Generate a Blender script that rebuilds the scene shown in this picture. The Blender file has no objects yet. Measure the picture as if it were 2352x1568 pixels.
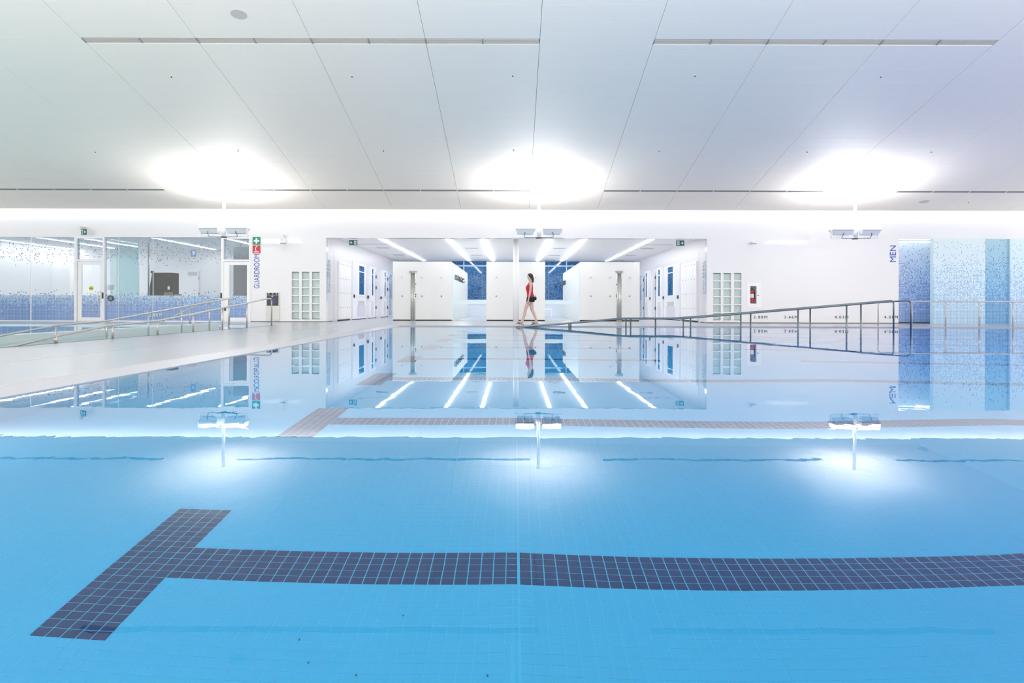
import bpy, bmesh, math, random
from mathutils import Vector, Matrix
random.seed(7)
S = bpy.context.scene
C = S.collection
F = 1620.0                       # focal length in pixels of the 2352 px frame
ROLL = 0.0026
CZ = 0.62                        # camera height over the deck
WZ = -0.03                       # water level

# ------------------------------------------------------------------ camera
cam_d = bpy.data.cameras.new('camera')
cam_d.sensor_width = 36.0
cam_d.lens = F / 2352 * 36
cam_d.shift_y = -81.5 / 2352
cam_d.shift_x = -4 / 2352
cam_d.clip_end = 200
cam_d.clip_start = 0.05
cam = bpy.data.objects.new('camera', cam_d)
C.objects.link(cam)
cam.matrix_world = Matrix.Translation((0, 0, CZ)) @ Matrix.Rotation(math.pi / 2, 4, 'X') @ Matrix.Rotation(ROLL, 4, 'Z')
S.camera = cam

# ------------------------------------------------------------------ world, view
W = bpy.data.worlds.new('world')
S.world = W
W.use_nodes = True
bg = W.node_tree.nodes['Background']
bg.inputs[0].default_value = (1.0, 0.97, 0.935, 1)
bg.inputs[1].default_value = 1.72
S.view_settings.view_transform = 'Standard'
S.view_settings.look = 'None'
S.view_settings.gamma = 1
S.view_settings.use_curve_mapping = False
S.view_settings.exposure = 0.08
cy = S.cycles
cy.max_bounces = 11
cy.diffuse_bounces = 5
cy.glossy_bounces = 4
cy.transmission_bounces = 8
cy.transparent_max_bounces = 12
cy.volume_bounces = 0
cy.use_denoising = True
cy.sample_clamp_indirect = 12
cy.sample_clamp_direct = 0
cy.use_adaptive_sampling = True
cy.adaptive_threshold = 0.04
cy.blur_glossy = 0.5

POOL_FILL_W = 3  # each added underwater fill light
BACK_FILL_W = 420  # each flood of the added out-of-frame fill row
UPLIGHT_W = 78      # each flood of the pole fixtures
COVE_E = 3.0
STRIP_E = 20.0


def area_light(name, loc, rot, sx, sy, power, color=(1, 1, 1), parent=None, spread=None):
    d = bpy.data.lights.new(name, 'AREA')
    d.shape = 'RECTANGLE'
    d.size, d.size_y = sx, sy
    d.energy = power
    d.color = color
    if spread:
        d.spread = spread
    o = bpy.data.objects.new(name, d)
    C.objects.link(o)
    o.location = loc
    o.rotation_euler = rot
    if parent:
        o.parent = parent
    return o


# ------------------------------------------------------------------ materials
def lin(c):
    return tuple(((v / 255) / 12.92 if v / 255 <= 0.04045 else ((v / 255 + 0.055) / 1.055) ** 2.4) for v in c) + (1,)


def mat(name, col, rough=0.5, metal=0.0, coat=0.0, emis=0.0, spec=0.5, var=0.0, bump=0.0, scale=8.0):
    m = bpy.data.materials.new(name)
    m.use_nodes = True
    nt = m.node_tree
    b = nt.nodes['Principled BSDF']
    c = lin(col)
    b.inputs['Base Color'].default_value = c
    b.inputs['Roughness'].default_value = rough
    b.inputs['Metallic'].default_value = metal
    b.inputs['Coat Weight'].default_value = coat
    b.inputs['Coat Roughness'].default_value = 0.05
    b.inputs['Specular IOR Level'].default_value = spec
    if emis:
        b.inputs['Emission Color'].default_value = (1, 1, 1, 1)
        b.inputs['Emission Strength'].default_value = emis
    if var or bump:
        n = nt.nodes.new('ShaderNodeTexNoise')
        g = nt.nodes.new('ShaderNodeNewGeometry')
        nt.links.new(g.outputs['Position'], n.inputs['Vector'])
        n.inputs['Scale'].default_value = scale
        n.inputs['Detail'].default_value = 4
        if var:
            mx = nt.nodes.new('ShaderNodeMix')
            mx.data_type = 'RGBA'
            mx.inputs[6].default_value = tuple(v * (1 - var) for v in c[:3]) + (1,)
            mx.inputs[7].default_value = tuple(min(1, v * (1 + var)) for v in c[:3]) + (1,)
            nt.links.new(n.outputs['Fac'], mx.inputs[0])
            nt.links.new(mx.outputs[2], b.inputs['Base Color'])
        if bump:
            bp = nt.nodes.new('ShaderNodeBump')
            bp.inputs['Strength'].default_value = bump
            bp.inputs['Distance'].default_value = 0.01
            nt.links.new(n.outputs['Fac'], bp.inputs['Height'])
            nt.links.new(bp.outputs['Normal'], b.inputs['Normal'])
    return m


def glass_thin(name, tint, refl=0.012):
    m = bpy.data.materials.new(name)
    m.use_nodes = True
    nt = m.node_tree
    nt.nodes.remove(nt.nodes['Principled BSDF'])
    out = nt.nodes['Material Output']
    tr = nt.nodes.new('ShaderNodeBsdfTransparent')
    tr.inputs[0].default_value = lin(tint)
    gl = nt.nodes.new('ShaderNodeBsdfGlossy')
    gl.inputs['Roughness'].default_value = 0.02
    lw = nt.nodes.new('ShaderNodeLayerWeight')
    hh = N(nt)
    frs = hh.m('MULTIPLY_ADD', hh.m('POWER', lw.outputs['Facing'], 5), 0.92, refl)
    mx = nt.nodes.new('ShaderNodeMixShader')
    nt.links.new(frs, mx.inputs[0])
    nt.links.new(tr.outputs[0], mx.inputs[1])
    nt.links.new(gl.outputs[0], mx.inputs[2])
    nt.links.new(mx.outputs[0], out.inputs[0])
    return m


class N:
    """small node helper"""
    def __init__(s, nt):
        s.nt = nt

    def m(s, op, a, b=None, c=None):
        n = s.nt.nodes.new('ShaderNodeMath')
        n.operation = op
        for i, v in enumerate((a, b, c)):
            if v is None:
                continue
            if isinstance(v, (int, float)):
                n.inputs[i].default_value = v
            else:
                s.nt.links.new(v, n.inputs[i])
        return n.outputs[0]

    def ramp(s, v, pts):
        """piecewise linear scalar from (x, value) points via map + colour ramp"""
        x0, x1 = pts[0][0], pts[-1][0]
        t = s.m('DIVIDE', s.m('SUBTRACT', v, x0), x1 - x0)
        r = s.nt.nodes.new('ShaderNodeValToRGB')
        e = r.color_ramp.elements
        while len(e) < len(pts):
            e.new(0.5)
        for el, (x, val) in zip(e, pts):
            el.position = (x - x0) / (x1 - x0)
            el.color = tuple(val) + (1,) if isinstance(val, (tuple, list)) else (val, val, val, 1)
        s.nt.links.new(t, r.inputs[0])
        return r.outputs[0]

    def mix(s, f, a, b):
        n = s.nt.nodes.new('ShaderNodeMix')
        n.data_type = 'RGBA'
        for i, v in ((0, f), (6, a), (7, b)):
            if isinstance(v, (int, float)):
                n.inputs[i].default_value = v
            elif isinstance(v, tuple):
                n.inputs[i].default_value = v
            else:
                s.nt.links.new(v, n.inputs[i])
        return n.outputs[2]


def dots(nt, dens_pts, pitch=0.0443, size=0.30, axis='X'):
    """printed square dots on a grid; returns (mask, z)"""
    h = N(nt)
    g = nt.nodes.new('ShaderNodeNewGeometry')
    sp = nt.nodes.new('ShaderNodeSeparateXYZ')
    nt.links.new(g.outputs['Position'], sp.inputs[0])
    z = sp.outputs['Z']
    u = h.m('DIVIDE', sp.outputs[axis], pitch)
    v = h.m('DIVIDE', z, pitch)
    cb = nt.nodes.new('ShaderNodeCombineXYZ')
    nt.links.new(h.m('FLOOR', u), cb.inputs[0])
    nt.links.new(h.m('FLOOR', v), cb.inputs[1])
    wn = nt.nodes.new('ShaderNodeTexWhiteNoise')
    wn.noise_dimensions = '2D'
    nt.links.new(cb.outputs[0], wn.inputs['Vector'])
    dens = h.ramp(z, dens_pts)
    on = h.m('LESS_THAN', wn.outputs['Value'], dens)
    du = h.m('LESS_THAN', h.m('ABSOLUTE', h.m('SUBTRACT', h.m('FRACT', u), 0.5)), size)
    dv = h.m('LESS_THAN', h.m('ABSOLUTE', h.m('SUBTRACT', h.m('FRACT', v), 0.5)), size)
    return h, h.m('MULTIPLY', on, h.m('MULTIPLY', du, dv)), z


def frit_glass(name, film_top=0.975, film=0.85, refl=0.004, tint=(246, 249, 251), filmcol=((160, 194, 238), (184, 214, 236))):
    m = bpy.data.materials.new(name)
    m.use_nodes = True
    nt = m.node_tree
    h, mask, z = dots(nt, [(0, 1.0), (0.4, 0.97), (0.62, 0.85), (0.8, 0.6), (0.95, 0.3), (1.1, 0.06), (1.2, 0.0), (2.05, 0.0), (2.4, 0.15), (2.75, 0.14), (3.15, 0.07)])
    b = nt.nodes['Principled BSDF']
    b.inputs['Roughness'].default_value = 0.25
    b.inputs['Coat Weight'].default_value = 0.5
    fz = h.ramp(z, [(0, lin(filmcol[0])[:3]), (0.55, lin(filmcol[0])[:3]), (1.0, lin(filmcol[1])[:3]), (2.2, lin((170, 190, 205))[:3])])
    dc = h.ramp(z, [(0, lin((66, 84, 162))[:3]), (1.0, lin((70, 100, 160))[:3]), (3, lin((100, 128, 162))[:3])])
    nt.links.new(h.mix(mask, fz, dc), b.inputs['Base Color'])
    topf = h.ramp(z, [(2.3, 0.0), (2.75, 0.22), (3.15, 0.5)])
    alpha = h.m('MAXIMUM', h.m('MULTIPLY', mask, 0.9), h.m('MAXIMUM', topf, h.m('MULTIPLY', h.m('LESS_THAN', z, film_top), film)))
    out = nt.nodes['Material Output']
    tr = nt.nodes.new('ShaderNodeBsdfTransparent')
    tr.inputs[0].default_value = lin(tint)
    gl = nt.nodes.new('ShaderNodeBsdfGlossy')
    gl.inputs['Roughness'].default_value = 0.02
    lw = nt.nodes.new('ShaderNodeLayerWeight')
    hh = N(nt)
    frs = hh.m('MULTIPLY_ADD', hh.m('POWER', lw.outputs['Facing'], 5), 0.92, 0.045)
    m1 = nt.nodes.new('ShaderNodeMixShader')
    nt.links.new(frs, m1.inputs[0])
    nt.links.new(tr.outputs[0], m1.inputs[1])
    nt.links.new(gl.outputs[0], m1.inputs[2])
    m2 = nt.nodes.new('ShaderNodeMixShader')
    nt.links.new(alpha, m2.inputs[0])
    nt.links.new(m1.outputs[0], m2.inputs[1])
    nt.links.new(b.outputs[0], m2.inputs[2])
    nt.links.new(m2.outputs[0], out.inputs[0])
    return m


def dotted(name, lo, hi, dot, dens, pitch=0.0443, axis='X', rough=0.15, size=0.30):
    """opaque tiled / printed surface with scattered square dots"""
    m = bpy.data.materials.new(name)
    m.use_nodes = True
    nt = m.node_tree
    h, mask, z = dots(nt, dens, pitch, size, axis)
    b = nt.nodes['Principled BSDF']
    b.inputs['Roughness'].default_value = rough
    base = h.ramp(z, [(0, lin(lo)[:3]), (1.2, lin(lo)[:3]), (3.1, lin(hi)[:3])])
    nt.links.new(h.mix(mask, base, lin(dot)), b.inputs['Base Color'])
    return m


def water_mat(name, absorb, dens, bump):
    m = bpy.data.materials.new(name)
    m.use_nodes = True
    nt = m.node_tree
    nt.nodes.remove(nt.nodes['Principled BSDF'])
    out = nt.nodes['Material Output']
    g = nt.nodes.new('ShaderNodeBsdfGlass')
    g.inputs['IOR'].default_value = 1.333
    g.inputs['Roughness'].default_value = 0.0
    geo = nt.nodes.new('ShaderNodeNewGeometry')
    mp = nt.nodes.new('ShaderNodeMapping')
    mp.inputs['Scale'].default_value = (1.0, 0.55, 1)
    nt.links.new(geo.outputs['Position'], mp.inputs['Vector'])
    n = nt.nodes.new('ShaderNodeTexNoise')
    n.inputs['Scale'].default_value = 3.2
    n.inputs['Detail'].default_value = 3
    n.inputs['Roughness'].default_value = 0.55
    nt.links.new(mp.outputs[0], n.inputs['Vector'])
    bp = nt.nodes.new('ShaderNodeBump')
    bp.inputs['Strength'].default_value = 1.0
    bp.inputs['Distance'].default_value = bump
    nt.links.new(n.outputs['Fac'], bp.inputs['Height'])
    nt.links.new(bp.outputs['Normal'], g.inputs['Normal'])
    nt.links.new(g.outputs[0], out.inputs['Surface'])
    v = nt.nodes.new('ShaderNodeVolumeAbsorption')
    v.inputs['Color'].default_value = tuple(absorb) + (1,)
    v.inputs['Density'].default_value = dens
    nt.links.new(v.outputs[0], out.inputs['Volume'])
    return m


M = {}
M['wall'] = mat('glossy_white_wall', (234, 234, 237), 0.08, spec=0.5)
M['wallm'] = mat('white_wall', (236, 237, 238), 0.45)
M['partition'] = mat('off_white_partition', (226, 226, 225), 0.5)
M['sidewall'] = mat('corridor_wall', (222, 220, 224), 0.32, spec=0.3)
M['deck'] = mat('pool_deck', (178, 182, 189), 0.22, var=0.015, scale=1.3, bump=0.02)
M['gutter'] = mat('pool_gutter', (190, 192, 202), 0.3, var=0.01, scale=2)
M['ceil'] = mat('ceiling_panel', (252, 243, 232), 0.6)
M['cgap'] = mat('ceiling_void', (104, 106, 108), 0.9)
M['vent'] = mat('vent_grey', (204, 200, 194), 0.4)
M['ventd'] = mat('vent_dark', (150, 149, 147), 0.5)
M['frame'] = mat('white_frame', (240, 240, 243), 0.3)
M['white'] = mat('white_paint', (242, 242, 243), 0.4)
M['steel'] = mat('brushed_steel', (196, 196, 193), 0.3, metal=0.6, bump=0.05, scale=60)
M['steelw'] = mat('wet_steel', (120, 130, 134), 0.25, metal=0.85)
M['steell'] = mat('pale_steel', (205, 205, 203), 0.35, metal=0.4)
M['black'] = mat('black_plastic', (10, 13, 18), 0.5, spec=0.2)
M['dgrey'] = mat('dark_grey', (66, 68, 72), 0.4)
M['dark'] = mat('shadow_gap', (60, 60, 62), 0.8)
M['kick'] = mat('kick_line', (110, 108, 106), 0.7)
M['blue'] = mat('blue_lettering', (70, 82, 175), 0.5)
M['lblack'] = mat('black_lettering', (48, 50, 56), 0.5)
M['lwhite'] = mat('white_lettering', (245, 247, 250), 0.5)
M['green'] = mat('sign_green', (40, 140, 100), 0.4)
M['egreen'] = mat('exit_green', (16, 98, 84), 0.4)
M['red'] = mat('sign_red', (200, 48, 62), 0.4)
M['yellow'] = mat('sticker_yellow', (215, 220, 40), 0.5)
M['cardboard'] = mat('cardboard', (150, 125, 95), 0.8)
M['gblock'] = mat('glass_block', (186, 205, 203), 0.12, coat=0.6, var=0.05, scale=5)
M['glass'] = glass_thin('clear_glass', (249, 252, 252), 0.004)
M['glassc'] = glass_thin('cyan_glass', (236, 247, 248))
M['frost'] = mat('frosted_band', (214, 230, 234), 0.5)
M['frit'] = frit_glass('fritted_glass')
M['emit'] = mat('light_strip', (255, 255, 255), 0.5, emis=STRIP_E)
M['cove'] = mat('cove_tube', (255, 255, 255), 0.5, emis=COVE_E)
M['lens'] = mat('flood_lens', (255, 255, 255), 0.5, emis=6.0)
M['stripdim'] = mat('dim_strip', (255, 255, 255), 0.5, emis=2.5)
M['tile'] = mat('pale_pool_tile', (198, 215, 235), 0.3, var=0.02, scale=3, spec=0.08)
M['grout'] = mat('pool_grout', (209, 224, 242), 0.7)
M['navy'] = mat('navy_pool_tile', (0, 60, 108), 0.25, var=0.18, scale=2.5, spec=0.05)
M['bwall'] = mat('pool_wall', (214, 228, 238), 0.5)
M['night'] = dotted('night_window_film', (30, 74, 124), (44, 92, 142), (74, 124, 166), [(0, 0.35), (1.4, 0.5), (2.4, 0.4), (3.2, 0.3)], pitch=0.055, size=0.42, rough=0.03)
M['nighty'] = dotted('night_window_film_side', (36, 84, 134), (46, 94, 140), (84, 136, 172), [(0, 0.3), (3.2, 0.4)], pitch=0.07, size=0.4, axis='Y', rough=0.1)
M['bandy'] = dotted('frit_side', (176, 200, 220), (190, 208, 222), (90, 125, 165), [(0, 0.6), (3.2, 0.5)], pitch=0.08, axis='Y')
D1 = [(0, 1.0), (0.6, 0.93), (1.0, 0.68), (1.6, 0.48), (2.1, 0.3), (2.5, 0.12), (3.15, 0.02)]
M['band1'] = dotted('mosaic_shaded', (172, 202, 240), (216, 230, 243), (66, 88, 158), D1)  # paler top paints in the glow of the alcove strip light
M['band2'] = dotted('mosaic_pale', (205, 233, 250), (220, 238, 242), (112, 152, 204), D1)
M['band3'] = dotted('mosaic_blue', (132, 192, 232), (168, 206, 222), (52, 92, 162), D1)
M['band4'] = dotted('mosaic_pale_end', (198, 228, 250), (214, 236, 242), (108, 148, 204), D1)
M['skin'] = mat('skin', (214, 178, 170), 0.5)
M['hair'] = mat('hair', (62, 46, 42), 0.6)
M['redtop'] = mat('red_fabric', (206, 34, 44), 0.7)
M['shorts'] = mat('black_fabric', (30, 32, 38), 0.8)
M['water'] = water_mat('pool_water', (0.0, 0.87, 0.998), 1.0, 0.00045)
M['water2'] = water_mat('leisure_pool_water', (0.12, 0.80, 0.93), 0.5, 0.0004)


# ------------------------------------------------------------------ mesh helpers
def box(bm, x0, x1, y0, y1, z0, z1):
    vs = [bm.verts.new(p) for p in ((x0, y0, z0), (x1, y0, z0), (x1, y1, z0), (x0, y1, z0),
                                    (x0, y0, z1), (x1, y0, z1), (x1, y1, z1), (x0, y1, z1))]
    for f in ((3, 2, 1, 0), (4, 5, 6, 7), (0, 1, 5, 4), (1, 2, 6, 5), (2, 3, 7, 6), (3, 0, 4, 7)):
        bm.faces.new([vs[i] for i in f])
    return vs


def taper(bm, c, sx, sy, sz, k=0.8, ky=None, at='bottom'):
    """box whose bottom (or top) is scaled by k"""
    ky = k if ky is None else ky
    x, y, z = c
    vs = box(bm, x - sx / 2, x + sx / 2, y - sy / 2, y + sy / 2, z, z + sz)
    for v in (vs[:4] if at == 'bottom' else vs[4:]):
        v.co.x = x + (v.co.x - x) * k
        v.co.y = y + (v.co.y - y) * ky
    return vs


def tube(bm, pts, r, seg=10, cap=True):
    pts = [Vector(p) for p in pts]
    rings = []
    up = None
    for i, p in enumerate(pts):
        if i == 0:
            d = pts[1] - p
        elif i == len(pts) - 1:
            d = p - pts[i - 1]
        else:
            d = (pts[i + 1] - p).normalized() + (p - pts[i - 1]).normalized()
        d.normalize()
        if up is None:
            up = Vector((0, 0, 1)) if abs(d.z) < 0.9 else Vector((1, 0, 0))
        a = d.cross(up).normalized()
        b = a.cross(d).normalized()
        up = b
        rr = r[i] if isinstance(r, (list, tuple)) else r
        rings.append([bm.verts.new(p + (a * math.cos(t) + b * math.sin(t)) * rr)
                      for t in [2 * math.pi * k / seg for k in range(seg)]])
    for A, B in zip(rings, rings[1:]):
        for k in range(seg):
            f = bm.faces.new((A[k], A[(k + 1) % seg], B[(k + 1) % seg], B[k]))
            f.smooth = True
    if cap:
        bm.faces.new(rings[0][::-1])
        bm.faces.new(rings[-1])


def round_path(pts, rad=0.1, n=5):
    """polyline with rounded corners"""
    pts = [Vector(p) for p in pts]
    out = [pts[0]]
    for a, b, c in zip(pts, pts[1:], pts[2:]):
        r = min(rad, (b - a).length * 0.45, (c - b).length * 0.45)
        p, q = b + (a - b).normalized() * r, b + (c - b).normalized() * r
        for k in range(n + 1):
            t = k / n
            out.append(p * (1 - t) ** 2 + b * 2 * t * (1 - t) + q * t * t)
    out.append(pts[-1])
    return out


def disc(bm, c, r, h, axis='Z', seg=20, r2=None):
    c = Vector(c)
    d = {'Z': Vector((0, 0, 1)), 'Y': Vector((0, 1, 0)), 'X': Vector((1, 0, 0))}[axis]
    tube(bm, [c, c + d * h], [r, r if r2 is None else r2], seg)


def obj(name, bm, m, parent=None, kind=None, label=None, cat=None, group=None, bevel=0, smooth=False):
    if bevel:
        bmesh.ops.bevel(bm, geom=bm.edges[:], offset=bevel, segments=2, affect='EDGES', profile=0.5)
    bmesh.ops.recalc_face_normals(bm, faces=bm.faces[:])
    me = bpy.data.meshes.new(name)
    bm.to_mesh(me)
    bm.free()
    me.materials.append(m)
    if smooth:
        for p in me.polygons:
            p.use_smooth = True
    o = bpy.data.objects.new(name, me)
    C.objects.link(o)
    if parent:
        o.parent = parent
    tag(o, label, cat, group, kind)
    return o


def meobj(name, me, parent=None, kind=None, label=None):
    o = bpy.data.objects.new(name, me)
    C.objects.link(o)
    if parent:
        o.parent = parent
    tag(o, label, None, None, kind)
    return o


def tag(o, label=None, cat=None, group=None, kind=None):
    if label:
        o['label'] = label
    if cat:
        o['category'] = cat
    if group:
        o['group'] = group
    if kind:
        o['kind'] = kind
    return o


def thing(name, loc=(0, 0, 0), label=None, cat=None, group=None, kind=None):
    o = bpy.data.objects.new(name, None)
    o.empty_display_size = 0.2
    C.objects.link(o)
    o.location = loc
    return tag(o, label, cat, group, kind)


def copy_tree(o, parent=None, loc=None):
    c = o.copy()
    C.objects.link(c)
    c.parent = parent
    if loc is not None:
        c.location = loc
    for ch in list(o.children):
        copy_tree(ch, c)
    return c


def B():
    return bmesh.new()


def bx(*a):
    bm = B()
    box(bm, *a)
    return bm


def XZ(x, y, D):
    """photograph pixel + distance -> world X, Z"""
    yl = y - ROLL * (x - 1176)
    return (x - 1180) * D / F, CZ + (702.5 - yl) * D / F


def Xp(x, D):
    return (x - 1180) * D / F


def holes_wall(bm, x0, x1, z0, z1, y0, y1, holes):
    xs = sorted({x0, x1} | {h[0] for h in holes} | {h[1] for h in holes})
    zs = sorted({z0, z1} | {h[2] for h in holes} | {h[3] for h in holes})
    for a, b in zip(xs, xs[1:]):
        run = None
        for c, d in zip(zs, zs[1:]):
            mx, mz = (a + b) / 2, (c + d) / 2
            if any(h[0] < mx < h[1] and h[2] < mz < h[3] for h in holes):
                if run:
                    box(bm, a, b, y0, y1, run[0], run[1])
                run = None
            else:
                run = (run[0], d) if run else (c, d)
        if run:
            box(bm, a, b, y0, y1, run[0], run[1])


_font_cache = {}


def lettering(name, text, size, m, loc, rot, label, parent=None, cat='lettering', spacing=1.0, w=1.0, extr=0.004, bold=0.0, length=None, cap=None, mtx=None):
    cu = bpy.data.curves.new(name, 'FONT')
    cu.body = text
    cu.size = size
    cu.space_character = spacing
    cu.extrude = extr
    cu.offset = bold
    cu.align_x = 'LEFT'
    t = bpy.data.objects.new(name, cu)
    me = bpy.data.meshes.new_from_object(t)
    bpy.data.objects.remove(t)
    if length:
        xs_ = [q.co.x for q in me.vertices]
        ys_ = [q.co.y for q in me.vertices]
        me.transform(Matrix.Translation((-min(xs_), -min(ys_), 0)))
        me.transform(Matrix.Diagonal((length / (max(xs_) - min(xs_)), (cap / (max(ys_) - min(ys_))) if cap else 1, 1, 1)))
    else:
        me.transform(Matrix.Scale(w, 4, (1, 0, 0)))
    me.name = name
    me.materials.clear()
    me.materials.append(m)
    o = bpy.data.objects.new(name, me)
    C.objects.link(o)
    o.location = loc
    o.rotation_euler = rot
    if mtx:
        o.matrix_world = mtx
    if parent:
        o.parent = parent
        if label:
            o['label'] = label
    else:
        tag(o, label, cat)
    return o


# ------------------------------------------------------------------ key distances
WALL = 26.3
EDGE = 22.2                     # far edge of the pool
LINTEL = CZ + 155.5 * WALL / F  # 3.144
PX0, PX1 = -3.55, 21.0          # main pool in X
FAR = 42.0                      # far end of the change-room hall
CC = 3.28                       # ceiling of the rooms behind the wall
OL, OR = -7.0, 7.2              # the wide opening
GL = Xp(575, WALL)              # right end of the guard room glazing
SLOPE = 0.2164


def zc(D):
    return CZ + 9.14 - SLOPE * D


# ------------------------------------------------------------------ floors
bm = B()
box(bm, -21, 21, EDGE, FAR + 0.2, -0.4, 0)                 # far deck and rooms
box(bm, -7.35, -3.9, 0.2, EDGE, -0.4, 0)                   # deck between the pools
box(bm, -21, 21, -3.0, 0.2, -0.4, 0)                       # near deck under the camera
floor = obj('floor', bm, M['deck'], kind='structure')
bm = B()
vs = box(bm, -3.9, PX0, 0.2, EDGE, -0.4, 0)
for v in vs:
    if v.co.z > -0.1 and v.co.x > -3.7:
        v.co.z = -0.022
obj('trim_1', bm, M['gutter'], kind='structure')
bm = B()
box(bm, -3.92, -3.90, 0.2, EDGE, -0.1, 0.0012)
obj('trim_2', bm, M['vent'], kind='structure')
bm = B()
box(bm, -5.43, -5.415, 0.2, EDGE, -0.1, 0.0012)
obj('trim_3', bm, M['gutter'], kind='structure')

# ------------------------------------------------------------------ main pool basin
HP = 1.047            # water depth near the camera
P = 0.0495


def fz(X):
    """pool floor height: nearly level here, falling away to the deep end at the right"""
    d = WZ - HP - (0.035 * min(-X, 1.7) if X < 0 else 0.095 * min(X, 2.0))
    if X > 3.5:
        d -= (X - 3.5) * 0.24
    return max(d, -4.6)


bm = B()
xs = [PX0 - 0.1, -1.7, 0, 2, 3.5, 8, 12, 16, 18, PX1]
top = [(x, fz(x)) for x in xs]
ra = [bm.verts.new((x, 0.1, z)) for x, z in top]
rb = [bm.verts.new((x, EDGE + 0.1, z)) for x, z in top]
rc = [bm.verts.new((x, 0.1, z - 0.3)) for x, z in top]
rd = [bm.verts.new((x, EDGE + 0.1, z - 0.3)) for x, z in top]
for i in range(len(xs) - 1):
    bm.faces.new((ra[i], ra[i + 1], rb[i + 1], rb[i]))
    bm.faces.new((rc[i], rd[i], rd[i + 1], rc[i + 1]))
    bm.faces.new((ra[i], rc[i], rc[i + 1], ra[i + 1]))
    bm.faces.new((rb[i], rb[i + 1], rd[i + 1], rd[i]))
bm.faces.new((ra[0], rb[0], rd[0], rc[0]))
bm.faces.new((ra[-1], rc[-1], rd[-1], rb[-1]))
pool_floor = obj('pool_floor', bm, M['grout'], kind='structure')
bm = B()
box(bm, PX0 - 0.3, PX0, 0.0, EDGE + 0.2, -5, -0.41)
box(bm, PX0 - 0.3, PX1, EDGE, EDGE + 0.3, -5, -0.41)
box(bm, PX0 - 0.3, PX1, -0.1, 0.2, -5, -0.41)
box(bm, PX1 - 0.02, PX1 + 0.3, -0.1, EDGE + 0.2, -5, -0.05)
obj('pool_wall', bm, M['bwall'], kind='structure')
bm = bx(PX0 - 0.05, PX1, 0.15, EDGE + 0.05, -4.95, WZ)
obj('water', bm, M['water'], kind='stuff', label='still blue water filling the large swimming pool', cat='water')

# added fill lights under water, out of frame, brightening the pool from the left
for k, y in enumerate((1.1, 2.6, 4.1)):
    t = thing('underwater_fill', (PX0 + 0.02, y, -0.62), f"added round underwater fill light on the left pool wall, {['nearest','second','third'][k]} from the camera", 'light', 'added underwater fill lights')
    bm = B()
    disc(bm, (0, 0, 0), 0.16, 0.02, 'X', 24)
    obj('ring', bm, M['steell'], t)
    bm = B()
    disc(bm, (0.02, 0, 0), 0.13, 0.01, 'X', 24)
    obj('lens', bm, M['lens'], t)
    area_light('pool_fill', (0.06, 0, 0), (0, math.radians(-90), 0), 0.25, 0.25, POOL_FILL_W, (1, 1, 1), t)

# tiles: grid lines in X at X0 + i*P, in Y at YN + j*P
X0, YN, PY = -1.562, 2.275, 0.049


def tile_bm(bm, x, y, gap=0.0022, h=0.003):
    """one tile lying on the (slightly sloping) pool floor"""
    x0, x1, y0, y1 = x + gap, x + P - gap, y + gap, y + PY - gap
    t = [bm.verts.new((a, b, fz(a) + h)) for a, b in ((x0 + .001, y0 + .001), (x1 - .001, y0 + .001), (x1 - .001, y1 - .001), (x0 + .001, y1 - .001))]
    s = [bm.verts.new((a, b, fz(a) - 0.001)) for a, b in ((x0, y0), (x1, y0), (x1, y1), (x0, y1))]
    bm.faces.new(t)
    for k in range(4):
        bm.faces.new((s[k], s[(k + 1) % 4], t[(k + 1) % 4], t[k]))


def wide_joint(i):
    return i in (31, 32)


tm = B()
box(tm, 0.0015, P - 0.0015, 0.0015, PY - 0.0015, -0.001, 0.0012)
tme = bpy.data.meshes.new('tile')
bmesh.ops.recalc_face_normals(tm, faces=tm.faces[:])
tm.to_mesh(tme)
tm.free()
tme.materials.append(M['tile'])
tm = B()
box(tm, 0.0022, P - 0.0022, 0.0022, PY - 0.0022, -0.001, 0.002)
nme = bpy.data.meshes.new('navy_tile')
bmesh.ops.recalc_face_normals(tm, faces=tm.faces[:])
tm.to_mesh(nme)
tm.free()
nme.materials.append(M['navy'])


def marked(i, j):
    """is grid cell (i, j) part of the nearest T marking"""
    return (0 <= i < 5 and 0 <= j < 21) or (i >= 5 and 8 <= j < 13)


def single(me, i, j, parent):
    o = meobj('tile', me, parent)
    x = X0 + i * P
    o.location = (x + (0.0035 if i == 32 else 0), YN + j * PY, fz(x))
    o.rotation_euler = (0, math.atan((fz(x) - fz(x + P)) / P), 0)
    if i in (31, 32):
        o.scale.x = 0.93
    return o


# nearest lane marking: 300 tiles one by one, the rest joined
mk = thing('lane_marking', (0, 0, 0), 'navy tiled T-shaped lane line on the pool bottom nearest the camera', 'pool marking')
cells = [(i, j) for j in range(21) for i in range(0, 110) if marked(i, j)]
cells.sort(key=lambda c: ((X0 + c[0] * P) ** 2 + (YN + c[1] * PY) ** 2))
cells_in = [c for c in cells if X0 + c[0] * P < 0.73 * (YN + c[1] * PY)]
for c in cells_in[:300]:
    single(nme, c[0], c[1], mk)
bm = B()
rest = set(cells) - set(cells_in[:300])
for i, j in rest:
    tile_bm(bm, X0 + i * P, YN + j * PY)
obj('tile', bm, M['navy'], mk, kind='stuff')

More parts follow.
